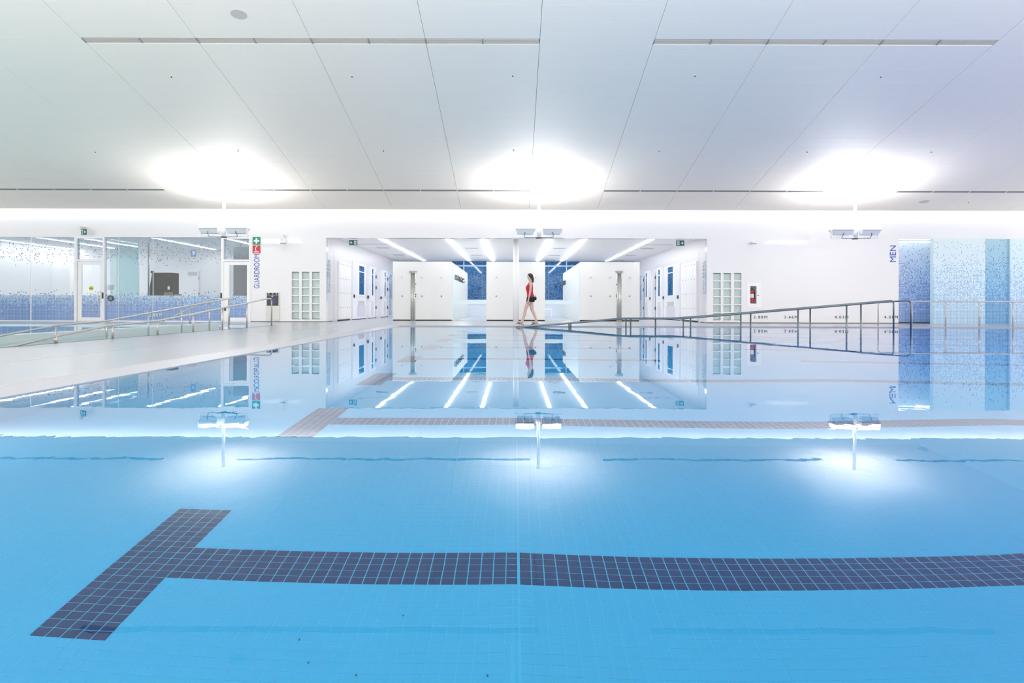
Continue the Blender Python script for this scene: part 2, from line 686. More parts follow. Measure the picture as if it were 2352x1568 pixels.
# pale floor tiles
pale = [(i, j) for j in range(-14, 46) for i in range(-34, 84) if not marked(i, j)]
vis = [c for c in pale if abs(X0 + c[0] * P + 0.02) < 0.70 * (YN + c[1] * PY) and YN + c[1] * PY > 2.06]
vis.sort(key=lambda c: (c[1], abs(c[0] - 32)))
for c in vis[:300]:
    single(tme, c[0], c[1], pool_floor)
bm = B()
for i, j in set(pale) - set(vis[:300]):
    if i in (31, 32):
        tile_bm(bm, X0 + i * P + (0.0015 if i == 32 else -0.0015), YN + j * PY, 0.003, 0.0012)
    else:
        tile_bm(bm, X0 + i * P, YN + j * PY, 0.0015, 0.0012)
obj('tile', bm, M['tile'], pool_floor, kind='stuff')

# the lane lines further out
ords = ['second', 'third', 'fourth', 'fifth', 'sixth', 'seventh', 'eighth']
for k in range(1, 8):
    y0 = YN + 2.35 * k
    bm = B()
    for j in range(21):
        for i in range(5):
            tile_bm(bm, X0 + i * P, y0 + j * PY)
    nx = 250 if k < 3 else 0
    for j in range(8, 13):
        for i in range(5, nx):
            tile_bm(bm, X0 + i * P, y0 + j * PY)
    mk2 = thing('lane_marking', (0, 0, 0), f'navy tiled lane line on the pool bottom, {ords[k-1]} from the camera', 'pool marking')
    obj('tile', bm, M['navy'], mk2, kind='stuff')
    if nx == 0:
        bm = B()
        xa = X0 + 5 * P
        pts = [xa, 0, 2, 4, 8, 12]
        ya, yb = y0 + 8 * PY, y0 + 13 * PY
        for a, b in zip(pts, pts[1:]):
            q = [bm.verts.new((a, ya, fz(a) + .003)), bm.verts.new((b, ya, fz(b) + .003)), bm.verts.new((b, yb, fz(b) + .003)), bm.verts.new((a, yb, fz(a) + .003))]
            bm.faces.new(q)
        obj('line', bm, M['navy'], mk2)
# the rest of the pool floor beyond the modelled tiles is too far off to read its tiles

M['debris'] = mat('debris', (40, 96, 110), 0.8)
# small specks on the floor seen near the camera
for (px, py, YY) in ((690, 1464, 2.33), (710, 1505, 2.22), (820, 1524, 2.17), (1122, 1522, 2.17), (928, 1415, 2.47), (1445, 1552, 2.09)):
    X = Xp(px, YY)
    bm = B()
    disc(bm, (0, 0, 0), 0.0028, 0.002, seg=8)
    o = obj('debris', bm, M['debris'], label='tiny dark speck lying on the pale pool floor tiles', cat='debris', group='specks on the pool floor')
    o.location = (X, YY, fz(X) + 0.003)
    o.scale = (0.8, 1.8, 1)

# ------------------------------------------------------------------ left (leisure) pool with ramp
bm = B()
box(bm, -21, -7.35, 0.2, EDGE, -1.3, -0.95)                  # bottom
box(bm, -21, -7.35, EDGE - 0.02, EDGE + 0.0, -1.0, -0.0)
obj('leisure_pool_floor', bm, M['bwall'], kind='structure')
bm = bx(-21, -7.34, 0.15, EDGE, -1.2, WZ)
obj('water', bm, M['water2'], kind='stuff', label='shallow pale teal water of the ramped leisure pool at left', cat='water')
bm = bx(-8.78, -8.60, 1.0, 20.6, -0.96, 0.105)
obj('ramp_wall', bm, mat('ramp_wall', (212, 222, 222), 0.5), kind='structure', bevel=0.01)
bm = B()
vs = box(bm, -8.60, -7.36, 3.0, 21.4, -0.96, -0.06)
for v in vs:
    if v.co.z > -0.5 and v.co.y < 5:
        v.co.z = -0.9
obj('ramp', bm, M['bwall'], kind='structure')
bm = bx(-7.42, -7.35, 0.2, 21.8, -0.3, 0.004)
obj('trim_4', bm, M['steelw'], kind='structure')

# ------------------------------------------------------------------ ceiling of the pool hall
bm = B()
vs = box(bm, -21.4, 21.4, -3.0, 25.94, 0.06, 0.12)
for v in vs:
    v.co.z += zc(v.co.y)
ceiling = obj('ceiling', bm, M['cgap'], kind='structure')
J0, JP, CWD, CX0 = 15.36, 0.5865, 2.5, 0.555
ang = -math.atan(SLOPE)


def panel_me(width, depth, name='panel'):
    bm = B()
    L = depth / math.cos(ang)
    box(bm, 0.0045, width - 0.0045, 0.002, L - 0.002, 0.0, 0.05)
    bmesh.ops.recalc_face_normals(bm, faces=bm.faces[:])
    me = bpy.data.meshes.new(name)
    bm.to_mesh(me)
    bm.free()
    me.materials.append(M['ceil'])
    return me


p_full = panel_me(CWD, JP)
p_k0 = panel_me(CWD, JP - 0.21)
p_k14 = panel_me(CWD, JP - 0.16)
RUNS = [(0, -9.445, 0.555), (0, 3.055, 10.555), (14, -21.945, -11.945), (14, -9.445, 0.555), (14, 3.055, 10.555), (14, 13.055, 20.555)]


def in_run(k, xc):
    return any(r[0] == k and r[1] < xc < r[2] for r in RUNS)


bm_rest = B()
np_ = 0
for k in range(-31, 18):
    Da, Db = J0 + k * JP, J0 + (k + 1) * JP
    for c in range(-9, 9):
        x = CX0 + c * CWD
        if x < -21.5 and x + CWD < -21.4 or x > 21:
            continue
        seen = k >= -3 and x < 1172 / F * Db + 0.1 and x + CWD > -1180 / F * Db - 0.1
        me = p_full
        y = Da
        if in_run(k, x + 1):
            if k == 0:
                me, y = p_k0, Da + 0.21
            else:
                me = p_k14
        if seen and np_ < 300:
            o = meobj('panel', me, ceiling)
            o.location = (x, y, zc(y) + random.uniform(-0.0003, 0.0003))
            o.rotation_euler = (ang, 0, 0)
            np_ += 1
        else:
            vs = box(bm_rest, x + 0.006, x + CWD - 0.006, Da + 0.0025, Db - 0.0025, 0, 0.05)
            for v in vs:
                v.co.z += zc(v.co.y)
obj('panel', bm_rest, M['ceil'], ceiling, kind='stuff')
print('panels', np_)

# linear vents
vl = {(0, -9.445): 'long white linear vent in the ceiling overhead, left run of the near row',
      (0, 3.055): 'long white linear vent in the ceiling overhead, right run of the near row',
      (14, -21.945): 'grey linear ceiling vent left of the left pole light, far row by the wall',
      (14, -9.445): 'grey linear ceiling vent between left and middle pole lights, far row',
      (14, 3.055): 'grey linear ceiling vent between middle and right pole lights, far row',
      (14, 13.055): 'grey linear ceiling vent right of the right pole light, far row'}
for k, xa, xb in RUNS:
    n = round((xb - xa) / 1.25)
    D = J0 + 0.03 if k == 0 else 24.0
    w = 0.17 if k == 0 else 0.15
    t = thing('ceiling_vent', ((xa + xb) / 2, D, zc(D)), vl[(k, xa)], 'vent', 'linear vents in the sloping ceiling')
    seg = B()
    box(seg, 0.012, 1.238, 0, w, 0.05, 0.07)
    for q in range(4):
        yy = w * (q + 0.5) / 4
        box(seg, 0.012, 1.238, yy - 0.008, yy + 0.008, 0.004, 0.05)
    me_o = obj('vent_section', seg, M['vent'] if k == 0 else M['ventd'], t)
    for i in range(n):
        o = me_o if i == 0 else me_o.copy()
        if i:
            C.objects.link(o)
            o.parent = t
        o.location = (xa - (xa + xb) / 2 + 1.25 * i, 0, 0)
        o.rotation_euler = (ang, 0, 0)
        db = bx(-0.012, 0.012, 0, w, -0.002, 0.07) if i == 0 else None
        if i == 0:
            dv = obj('divider', db, M['ventd'] if k == 0 else M['ceil'], t)
        else:
            dv = dv0.copy()
            C.objects.link(dv)
            dv.parent = t
        if i == 0:
            dv0 = dv
        dv.location = (xa - (xa + xb) / 2 + 1.25 * i, 0, 0)
        dv.rotation_euler = (ang, 0, 0)


def at_ceiling(px, py):
    yl = py - ROLL * (px - 1176)
    D = 9.14 / ((702.5 - yl) / F + SLOPE)
    return Vector((Xp(px, D), D, zc(D)))


# ceiling speaker, small disc near the right, sprinklers
for (px, py, r, lab) in ((547, 33, 0.165, 'round grey speaker grille in the ceiling, top left'),
                         (2122, 463, 0.17, 'small round grey disc in the ceiling right of the right pole light')):
    p = at_ceiling(px, py)
    t = thing('ceiling_speaker', p, lab, 'speaker')
    t.rotation_euler = (ang, 0, 0)
    bm = B()
    disc(bm, (0, 0, -0.006), r, 0.02, seg=32)
    obj('grille', bm, M['vent'], t)
    bm = B()
    disc(bm, (0, 0, -0.003), r * 1.1, 0.01, seg=32)
    obj('rim', bm, M['ceil'], t)
spr = [(392, 175, 'far left of the row nearest the camera'), (807, 174, 'second from left in the near row'), (1176, 173, 'third from left in the near row'),
       (1595, 173, 'fourth from left in the near row'), (2022, 175, 'rightmost of the near row'),
       (218, 348, 'leftmost of the far row'), (546, 345, 'far row above the left pole light'), (880, 345, 'far row, third from left'),
       (1179, 344, 'far row by the middle pole light'), (1513, 346, 'far row, fifth from left'), (1853, 348, 'far row, left of the right pole light'),
       (2138, 348, 'far row, right of the right pole light'), (2224, 464, 'beyond the far vent row at right')]
spm = None
for px, py, lab in spr:
    p = at_ceiling(px, py)
    if spm is None:
        t = thing('sprinkler', p, 'x', 'sprinkler', 'fire sprinklers in the ceiling')
        bm = B()
        disc(bm, (0, 0, -0.004), 0.035, 0.008, seg=14)
        obj('rosette', bm, M['white'], t)
        bm = B()
        disc(bm, (0, 0, -0.03), 0.010, 0.03, seg=8)
        disc(bm, (0, 0, -0.034), 0.018, 0.005, seg=10)
        obj('nozzle', bm, M['dgrey'], t)
        spm = t
    else:
        t = copy_tree(spm, None, p)
    t['label'] = 'fire sprinkler in the ceiling, ' + lab

# ------------------------------------------------------------------ back wall of the hall
gbl = [(670, 687), (693, 710), (716.5, 734)]
gbr = [(1638, 1655.5), (1661.5, 1679), (1686, 1703)]
gz = []
zt_l, zb_l = XZ(700, 624, WALL)[1], XZ(700, 733, WALL)[1]
zt_r, zb_r = XZ(1670, 627, WALL)[1], XZ(1670, 735.5, WALL)[1]
holesL = [(Xp(a, WALL), Xp(b, WALL), zb_l, zt_l) for a, b in gbl]
bm = B()
holes_wall(bm, GL, OL, 0.03, LINTEL, WALL, WALL + 0.25, holesL)
obj('wall_back', bm, M['wall'], kind='structure')
EXT = (Xp(1723, WALL), Xp(1737.5, WALL), XZ(1730, 697, WALL)[1], XZ(1730, 657, WALL)[1])
holesR = [(Xp(a, WALL), Xp(b, WALL), zb_r, zt_r) for a, b in gbr] + [EXT]
AL = Xp(2064, WALL)
bm = B()
holes_wall(bm, OR, AL, 0.03, LINTEL, WALL, WALL + 0.25, holesR)
obj('wall_back', bm, M['wall'], kind='structure')
bm = B()
box(bm, -21.4, 21.4, WALL, WALL + 0.25, LINTEL, 4.75)
obj('wall_back', bm, M['wall'], kind='structure', label='band of glossy wall above the openings')
# cove: closed slot with a hidden light tube
bm = B()
box(bm, -21.4, 21.4, 25.6, WALL + 0.25, 4.75, 4.85)
vs = box(bm, -21.4, 21.4, 25.6, 25.66, 4.33, 4.76)
obj('trim_5', bm, M['white'], kind='structure')
bm = B()
box(bm, -21.3, 21.3, 25.72, 25.80, 4.5, 4.56)
cove = obj('light_tube', bm, M['cove'], label='long bright cove light hidden in the slot where ceiling meets back wall', cat='light')
area_light('cove_light', (0, 26.12, 4.24), (math.radians(60), 0, 0), 42, 0.06, 60)
bm = B()
box(bm, -21.4, GL + 0.0, WALL + 0.02, WALL + 0.2, -0.01, 0.035)
obj('baseboard_left', bm, M['white'], kind='structure')
bm = B()
box(bm, GL + 0.05, OL - 0.02, WALL + 0.005, WALL + 0.05, 0, 0.03)
box(bm, OR + 0.02, AL, WALL + 0.005, WALL + 0.05, 0, 0.03)
obj('baseboard_back', bm, M['kick'], kind='structure')

# glass block windows
gb = B()
box(gb, 0, 1, 0, 0.08, 0, 1)
bmesh.ops.bevel(gb, geom=gb.edges[:], offset=0.02, segments=2, affect='EDGES')
bmesh.ops.recalc_face_normals(gb, faces=gb.faces[:])
gbme = bpy.data.meshes.new('glass_block')
gb.to_mesh(gbme)
gb.free()
gbme.materials.append(M['gblock'])
wn = 0
for (cols, zb, zt) in ((gbl, zb_l, zt_l), (gbr, zb_r, zt_r)):
    for a, b in cols:
        wn += 1
        xa, xb = Xp(a, WALL), Xp(b, WALL)
        t = thing(f'window_{wn}', ((xa + xb) / 2, WALL, zb), kind='structure')
        bm = B()
        hgt = (zt - zb) / 6
        for q in range(1, 6):
            box(bm, -(xb - xa) / 2, (xb - xa) / 2, 0.02, 0.2, q * hgt - 0.02, q * hgt + 0.02)
        box(bm, -(xb - xa) / 2 - 0.02, (xb - xa) / 2 + 0.02, 0.2, 0.24, -0.02, zt - zb + 0.02)
        obj('mullion', bm, M['white'], t)
        for q in range(6):
            o = meobj('glass_block', gbme, t)
            o.location = (-(xb - xa) / 2, 0.1, q * hgt + 0.02)
            o.scale = (xb - xa, 1, hgt - 0.04)

# guard room glazing -------------------------------------------------
panes = [(-40, 68), (70, 172), (240, 271), (271.5, 349.5), (350, 508)]
for a, b in panes:
    wn += 1
    xa, xb = Xp(a, WALL), Xp(b, WALL)
    t = thing(f'window_{wn}', ((xa + xb) / 2, WALL, 0.03), kind='structure')
    h = (xb - xa) / 2
    obj('pane', bx(-h, h, 0.06, 0.072, 0, LINTEL - 0.03), M['frit'], t)
    bm = B()
    box(bm, h - 0.006, h + 0.006, 0.05, 0.08, 0, LINTEL - 0.03)
    obj('joint', bm, M['frame'], t)


def guard_door(n, xa, xb, lx0, lx1, gx0, gx1, handle_px, right):
    """framed glass door with transom; pixel columns at the wall plane"""
    X = lambda p: Xp(p, WALL)
    cx = (X(xa) + X(xb)) / 2
    t = thing(f'door_{n}', (cx, WALL, 0), kind='structure')
    x0, x1 = X(xa) - cx, X(xb) - cx
    zt = XZ(205, 597, WALL)[1]
    fw = 0.10
    bm = B()
    box(bm, x0, x0 + fw, -0.03, 0.15, 0.0, LINTEL - 0.002)
    box(bm, x1 - (fw * 0.6), x1, -0.03, 0.15, 0.0, LINTEL - 0.002)
    box(bm, x0 + fw, x1 - fw * 0.6, -0.028, 0.148, LINTEL - 0.05, LINTEL - 0.002)
    box(bm, x0 + fw, x1 - fw * 0.6, -0.028, 0.148, zt - 0.04, zt + 0.03)
    obj('frame', bm, M['frame'], t)
    obj('transom', bx(x0 + fw, x1 - 0.06, 0.04, 0.05, zt + 0.03, LINTEL - 0.05), M['frit'], t)
    l0, l1 = X(lx0) - cx, X(lx1) - cx
    g0, g1 = X(gx0) - cx, X(gx1) - cx
    ztop, zbot = XZ(205, 607.5, WALL)[1], XZ(205, 728.5, WALL)[1]
    bm = B()
    holes_wall(bm, l0, l1, 0.02, zt - 0.05, 0.0, 0.05, [(g0, g1, zbot, ztop)])
    leaf = obj('leaf', bm, M['frame'], t)
    obj('pane', bx(g0, g1, 0.02, 0.03, zbot, ztop), M['frit'], leaf)
    bm = B()
    hx = X(handle_px) - cx
    d = 1 if right else -1
    box(bm, hx - 0.03, hx + 0.03, -0.05, -0.03, 0.86, 1.08)
    obj('lock', bm, M['dgrey'], t)
    if right:
        bm = B()
        tube(bm, round_path([(hx - 0.06, 0, 0.72), (hx - 0.16, -0.08, 0.72), (hx - 0.16, -0.08, 1.1), (hx - 0.06, 0, 1.1)], 0.03), 0.014, 8)
        obj('handle', bm, M['steell'], leaf)
    return t


guard_door(1, 171, 240, 178, 236, 187.5, 230, 237, True)
guard_door(2, 508, 576, 514, 573, 527, 567, 509, False)
d2 = [o for o in bpy.data.objects if o.name == 'door_2'][0]
o = obj('hinge', bx(Xp(517.5, WALL) - d2.location.x - 0.03, Xp(517.5, WALL) - d2.location.x + 0.03, -0.045, 0, 0.42, 0.56), M['dgrey'], d2)
x, z = XZ(209, 662, WALL)
t = thing('sticker', (x, WALL - 0.01, z), 'round yellow push sticker on the glass of the left guard room door', 'sticker')
bm = B()
disc(bm, (0, 0.02, 0), 0.085, 0.006, 'Y', 24)
obj('disc', bm, M['yellow'], t)
lettering('print', 'PUSH', 0.06, M['lblack'], (-0.075, 0.018, -0.02), (math.pi / 2, 0, 0), None, parent=t)

# guard room interior ------------------------------------------------
GB = 34.0
bm = B()
box(bm, -21.4, GL + 0.2, GB, GB + 0.2, 0, CC)
obj('wall_guardroom_back', bm, M['wallm'], kind='structure')
bm = bx(GL + 0.0, GL + 0.2, WALL + 0.26, GB, 0, CC)
obj('wall_guardroom_right', bm, M['wallm'], kind='structure')
bm = bx(-21.6, -21.4, 20, GB, 0, CC)
obj('wall_guardroom_left', bm, M['wallm'], kind='structure')
bm = bx(-21.6, GL + 0.2, WALL + 0.26, GB + 0.2, CC, CC + 0.1)
obj('ceiling_guardroom', bm, M['wallm'], kind='structure')
gs = [(-21.0, 28.5, 34), (-18.7, 27, 33), (-17.1, 27, 32), (-14.2, 27, 33.5), (-11.4, 27, 30.5)]
gl_ = ['far left, ending behind the glass', 'crossing above the left guard room door', 'ending behind the tinted partition',
       'bright diagonal above the black equipment box', 'short one above the right guard room door']
for (x, a, b), lb in zip(gs, gl_):
    t = thing('strip_light', (x, (a + b) / 2, CC), 'guard room ceiling strip light, ' + lb, 'light', 'guard room strip lights')
    obj('diffuser', bx(-0.05, 0.05, -(b - a) / 2, (b - a) / 2, -0.03, -0.004), M['emit'], t)
    obj('housing', bx(-0.06, 0.06, -(b - a) / 2 - 0.01, (b - a) / 2 + 0.01, -0.012, 0), M['frame'], t)
# tinted partition inside
t = thing('glass_partition', (Xp(318, 28.6), 28.6, 0), 'tall cyan tinted glass partition inside the guard room', 'partition')
obj('pane', bx(-0.9, 0, 0, 0.012, 0, 3.2), M['glassc'], t)
obj('return_pane', bx(-0.012, 0, -2.0, 0, 0, 3.2), M['glassc'], t)
obj('edge_trim', bx(-0.02, 0.02, -0.01, 0.03, 0, 3.2), M['frost'], t)
# counter with the black equipment box
cx0, cx1 = Xp(330, 28), Xp(505, 28)
t = thing('counter', ((cx0 + cx1) / 2, 28.15, 0), 'white waist-high counter behind the dotted glass of the guard room', 'counter')
hw = (cx1 - cx0) / 2
obj('worktop', bx(-hw, hw, -0.5, 0.45, 0.93, 0.985), M['white'], t)
obj('base_cabinet', bx(-hw + 0.03, hw - 0.03, -0.34, 0.38, 0.0, 0.93), M['wallm'], t)
x0, zt = XZ(349, 626, 28)
x1, _ = XZ(396, 626, 28)
t = thing('equipment_box', ((x0 + x1) / 2, 28.27, 0.986), 'large black equipment box standing on the guard room counter', 'equipment')
hw = (x1 - x0) / 2
h = zt - 0.986
obj('cabinet', bx(-hw, hw, -0.28, 0.28, 0, h), M['black'], t, bevel=0.015)
obj('door', bx(-hw + 0.03, hw * 0.45, -0.295, -0.28, 0.04, h - 0.05), M['black'], t)
obj('label_plate', bx(hw * 0.55, hw * 0.75, -0.29, -0.279, 0.25, 0.38), M['white'], t)
bm = B()
tube(bm, round_path([(hw * .35, -0.3, h - 0.1), (hw * .6, -0.33, h - 0.14), (hw * .8, -0.33, h - 0.09), (hw, -0.31, h - 0.13)], 0.05), 0.012, 8)
obj('cable', bm, M['dgrey'], t)
bm = B()
tube(bm, [(-hw - 0.1, -0.1, 0), (-hw - 0.13, -0.1, 0.3), (-hw - 0.06, -0.1, h + 0.02)], [0.07, 0.05, 0.02], 10)
box(bm, -hw - 0.12, -hw - 0.02, -0.14, -0.06, h - 0.02, h + 0.08)
obj('hanging_harness', bm, M['black'], t)
bm = bx(-0.13, 0.13, -0.1, 0.1, 0, 0.14)
t = obj('cardboard_box', bm, M['cardboard'], label='small brown cardboard box beside the black equipment box', cat='box', bevel=0.004)
t.location = (Xp(387, 27.79), 27.79, 0.986)
bm = bx(-0.1, 0.1, -0.1, 0.1, 0, 0.07)
t = obj('cardboard_box', bm, M['cardboard'], label='flat brown box on the counter right of the black equipment', cat='box', bevel=0.004)
t.location = (Xp(409, 28), 28, 0.986)
# pole behind
bm = B()
disc(bm, (Xp(341, 29), 29, 0), 0.03, CC - 0.1, seg=12)
obj('pole', bm, M['steelw'], label='thin grey pole rising behind the black equipment box', cat='pole')
# inner door with closer on the rear wall
dx0, dx1 = Xp(427, GB), Xp(446, GB)
t = thing('inner_door', ((dx0 + dx1) / 2, GB - 0.03, 0), 'white inner door with grey closer at the back of the guard room', 'door')
hw = (dx1 - dx0) / 2 + 0.25
obj('leaf', bx(-hw, hw, -0.03, 0.03, 0, 2.25), M['frame'], t)
obj('closer', bx(hw - 0.5, hw - 0.1, -0.1, -0.03, 2.08, 2.22), M['vent'], t)
for zz in (0.5, 1.1, 1.85):
    obj('hinge', bx(hw - 0.02, hw + 0.02, -0.05, -0.03, zz, zz + 0.14), M['ventd'], t)
obj('frame', bx(-hw - 0.08, hw + 0.08, -0.02, 0.03, 2.25, 2.33), M['frame'], t)
x, z = XZ(254, 660, 27.2)
t = thing('paper_notice', (x, 27.2, z), 'white paper notice taped behind the glass right of the left guard room door', 'notice')
obj('sheet', bx(-0.14, 0.14, 0, 0.004, -0.1, 0.1), M['white'], t)
x, z = XZ(252, 685, 26.28)
t = thing('intercom', (x, 26.3, z), 'round dark grey speak-through disc on the glass by the left door', 'intercom')
bm = B()
disc(bm, (0, 0, 0), 0.105, 0.03, 'Y', 24, 0.11)
obj('disc', bm, M['dgrey'], t)
bm = B()
disc(bm, (0.02, -0.01, 0), 0.07, 0.02, 'Y', 24)
obj('cap', bm, mat('grey_cap', (120, 124, 135), 0.4), t)
# blue pictogram sign hung inside, dark doorway
x, z = XZ(444, 581, 30)
t = thing('hanging_sign', (x, 30, z), 'small blue pictogram sign hanging inside the guard room', 'sign')
obj('plate', bx(-0.11, 0.11, 0, 0.02, -0.15, 0.15), mat('sign_blue', (50, 120, 190), 0.4), t)
obj('symbol', bx(-0.04, 0.07, -0.004, 0.0, -0.09, 0.08), M['lwhite'], t)
obj('rod', bx(-0.006, 0.006, 0.005, 0.015, 0.15, CC - z), M['frame'], t)
bm = B()
box(bm, Xp(536, 27.6), GL - 0.05, 27.6, 27.66, 0, 2.9)
obj('wall_doorway_shade', bm, mat('painted_shade', (146, 146, 148), 0.6), kind='structure')  # flat grey sheet painted as the dark corridor behind the right door

# lettering and signs left of the opening -----------------------------
x, z = XZ(596.5, 662, WALL)
lettering('guardroom_lettering', 'GUARDROOM', 0.262, M['blue'], (x - 0.01, WALL - 0.004, z), (math.pi / 2, -math.pi / 2, 0),
          'blue vertical lettering reading GUARDROOM on the white wall', length=1.27, cap=0.205)


def sq_sign(px, py, m, label, what):
    x, z = XZ(px, py, WALL)
    t = thing('wall_sign', (x, WALL - 0.015, z), label, 'sign')
    obj('plate', bx(-0.145, 0.145, 0, 0.012, -0.145, 0.145), m, t)
    bm = B()
    if what == 'cross':
        box(bm, -0.032, 0.032, -0.004, 0, -0.1, 0.1)
        box(bm, -0.1, -0.032, -0.004, 0, -0.032, 0.032)
        box(bm, 0.032, 0.1, -0.004, 0, -0.032, 0.032)
    else:
        tube(bm, [(0.035, -0.002, 0.115), (-0.012, -0.002, 0.09), (-0.035, -0.002, 0.03), (-0.028, -0.002, -0.025), (0.0, -0.002, -0.06)], [0.028, 0.014, 0.013, 0.014, 0.024], 8)
        box(bm, -0.1, 0.1, -0.004, 0, -0.115, -0.08)
    obj('symbol', bm, M['lwhite'], t)


sq_sign(589, 553, M['green'], 'green first aid sign with white cross, above the red phone sign', 'cross')
sq_sign(589, 572.5, M['red'], 'red emergency telephone sign with white handset, below the green cross', 'phone')

# stainless bottle filler
x, z = XZ(627, 735, WALL)
t = thing('water_fountain', (x, WALL, z), 'stainless wall-mounted bottle filling fountain with black recess', 'fountain')
H = XZ(627, 671, WALL)[1] - z
obj('panel', bx(-0.25, 0.25, -0.03, 0.0, 0, H), M['steell'], t, bevel=0.005)
obj('control_strip', bx(-0.21, 0.21, -0.04, -0.03, H - 0.095, H - 0.03), M['black'], t)
bm = B()
box(bm, -0.215, 0.215, -0.042, -0.03, H - 0.5, H - 0.11)
obj('recess', bm, M['dgrey'], t, bevel=0.004)
bm = B()
disc(bm, (0, -0.048, H - 0.3), 0.11, 0.006, 'Y', 24)
obj('sensor_ring', bm, mat('indigo', (66, 74, 130), 0.4), t)
obj('spout', bx(-0.03, 0.03, -0.09, -0.04, H - 0.17, H - 0.13), M['steel'], t)
for q in (-0.15, 0.0, 0.14):
    obj('button', bx(q - 0.03, q + 0.03, -0.043, -0.04, H - 0.075, H - 0.05), M['steell'], t)


# wall cameras / speakers
def wall_cam(px, py, lab, stem=True):
    x, z = XZ(px, py, WALL - 0.2)
    t = thing('security_camera', (x, WALL, z), lab, 'camera')
    bm = B()
    tube(bm, [(0, -0.22, 0.02), (0, -0.22, 0.09)], [0.11, 0.05], 16)
    obj('dome', bm, M['white'], t)
    bm = B()
    tube(bm, round_path([(0, -0.22, 0.08), (-0.03, -0.2, 0.3), (-0.05, 0, 0.34)] if stem else [(0, -0.22, 0.07), (0, -0.1, 0.09), (0, 0, 0.07)], 0.08), 0.035 if stem else 0.05, 10)
    obj('bracket', bm, M['white'], t)
    bm = B()
    disc(bm, (0, -0.22, 0), 0.09, 0.02, seg=16)
    obj('lens_ring', bm, M['vent'], t)


wall_cam(650, 560, 'white dome camera on a bracket high on the wall left of the opening')
wall_cam(1731, 560, 'white dome camera high on the wall above the fire extinguisher', False)


# exit signs ----------------------------------------------------------
def exit_sign(px, py, D, w, h, right, label, drop=True):
    x, z = XZ(px, py, D)
    t = thing('exit_sign', (x, D, z), label, 'sign')
    obj('plate', bx(-w / 2, w / 2, 0, 0.04, -h / 2, h / 2), M['egreen'], t)
    s = 1 if right else -1
    bm = B()
    # arrow
    ax = s * w * 0.22
    box(bm, ax - w * 0.13, ax + w * 0.1, -0.004, 0, -h * 0.07, h * 0.07)
    for q in (-1, 1):
        a = Vector((ax + s * w * 0.16, -0.003, 0))
        b = Vector((ax - s * w * 0.0, -0.003, q * h * 0.24))
        tube(bm, [a, b], h * 0.06, 6)
    obj('arrow', bm, M['lwhite'], t)
    bm = B()
    ax = -s * w * 0.24
    box(bm, ax - w * 0.15, ax + w * 0.15, -0.004, 0, -h * 0.36, h * 0.36)
    pl = obj('door_symbol', bm, M['lwhite'], t)
    bm = B()
    disc(bm, (ax + s * 0.01, -0.008, h * 0.22), h * 0.07, 0.004, 'Y', 10)
    tube(bm, [(ax, -0.006, h * 0.1), (ax - s * .01, -0.006, -h * 0.05), (ax + s * .03, -0.006, -h * 0.15), (ax + s * .02, -0.006, -h * 0.3)], h * 0.045, 6)
    tube(bm, [(ax - s * .01, -0.006, -h * 0.05), (ax - s * .04, -0.006, -h * 0.25)], h * 0.045, 6)
    tube(bm, [(ax - s * .05, -0.006, 0), (ax, -0.006, h * 0.08), (ax + s * .05, -0.006, h * .02)], h * 0.035, 6)
    obj('running_figure', bm, M['egreen'], pl)
    if drop:
        bm = B()
        tube(bm, [(0, 0.02, h / 2), (0, 0.02, CC - z)], 0.012, 8)
        obj('stem', bm, M['white'], t)
    else:
        obj('bracket', bx(-w * 0.75, -w * 0.35, 0.0, WALL - D, h * 0.5, h), M['vent'], t)


exit_sign(811, 557, 27.3, 0.31, 0.2, False, 'green exit sign with arrow pointing left, left side of the opening')
exit_sign(1562, 558, 27.3, 0.31, 0.2, True, 'green exit sign with arrow pointing right, right side of the opening')
exit_sign(191.5, 532.5, 26.0, 0.19, 0.2, True, 'small green exit sign on the wall above the left guard room door', False)

# ------------------------------------------------------------------ right wall items
x, z = XZ(1730.5, 697, WALL)
t = thing('fire_extinguisher', (x - 0.02, WALL + 0.13, z + 0.02), 'red fire extinguisher in the recessed wall cabinet at right', 'fire extinguisher')
bm = B()
tube(bm, [(0, 0, 0), (0, 0, 0.03), (0, 0, 0.42), (0, 0, 0.47), (0, 0, 0.5)], [0.075, 0.08, 0.08, 0.05, 0.025], 20)
obj('cylinder', bm, M['red'], t)
bm = B()
tube(bm, [(0, 0, 0.2), (0, 0, 0.34)], 0.0815, 20, cap=False)
obj('label_band', bm, M['lwhite'], t)
bm = B()
tube(bm, [(0, 0, 0.5), (0, 0, 0.55)], 0.02, 10)
box(bm, -0.06, 0.05, -0.015, 0.015, 0.55, 0.575)
obj('valve', bm, M['dgrey'], t)
bm = B()
tube(bm, round_path([(0.02, -0.02, 0.53), (0.09, -0.03, 0.5), (0.095, -0.03, 0.15)], 0.05), 0.01, 8)
obj('hose', bm, M['black'], t)
x, z = XZ(1730.5, 678, WALL)
hw, hh = 0.30, 0.47
t = thing('extinguisher_cabinet', (x, WALL, z), 'white recessed extinguisher cabinet with narrow glass in the right wall', 'cabinet')
e0, e1 = EXT[0] - x, EXT[1] - x
f0, f1 = EXT[2] - z, EXT[3] - z
bm = B()
holes_wall(bm, -hw * 0.8, hw, -hh * 0.95, hh, -0.012, 0, [(e0, e1, f0, f1)])
dr = obj('door', bm, M['frame'], t)
obj('pane', bx(e0, e1, -0.006, -0.002, f0, f1), M['glass'], dr)
obj('knob', bx(hw * 0.5, hw * 0.62, -0.03, -0.012, -0.02, 0.02), M['dgrey'], dr)
bm = B()
box(bm, e0, e1, 0.24, 0.25, f0, f1)
obj('liner', bm, mat('liner', (196, 200, 212), 0.4), t)

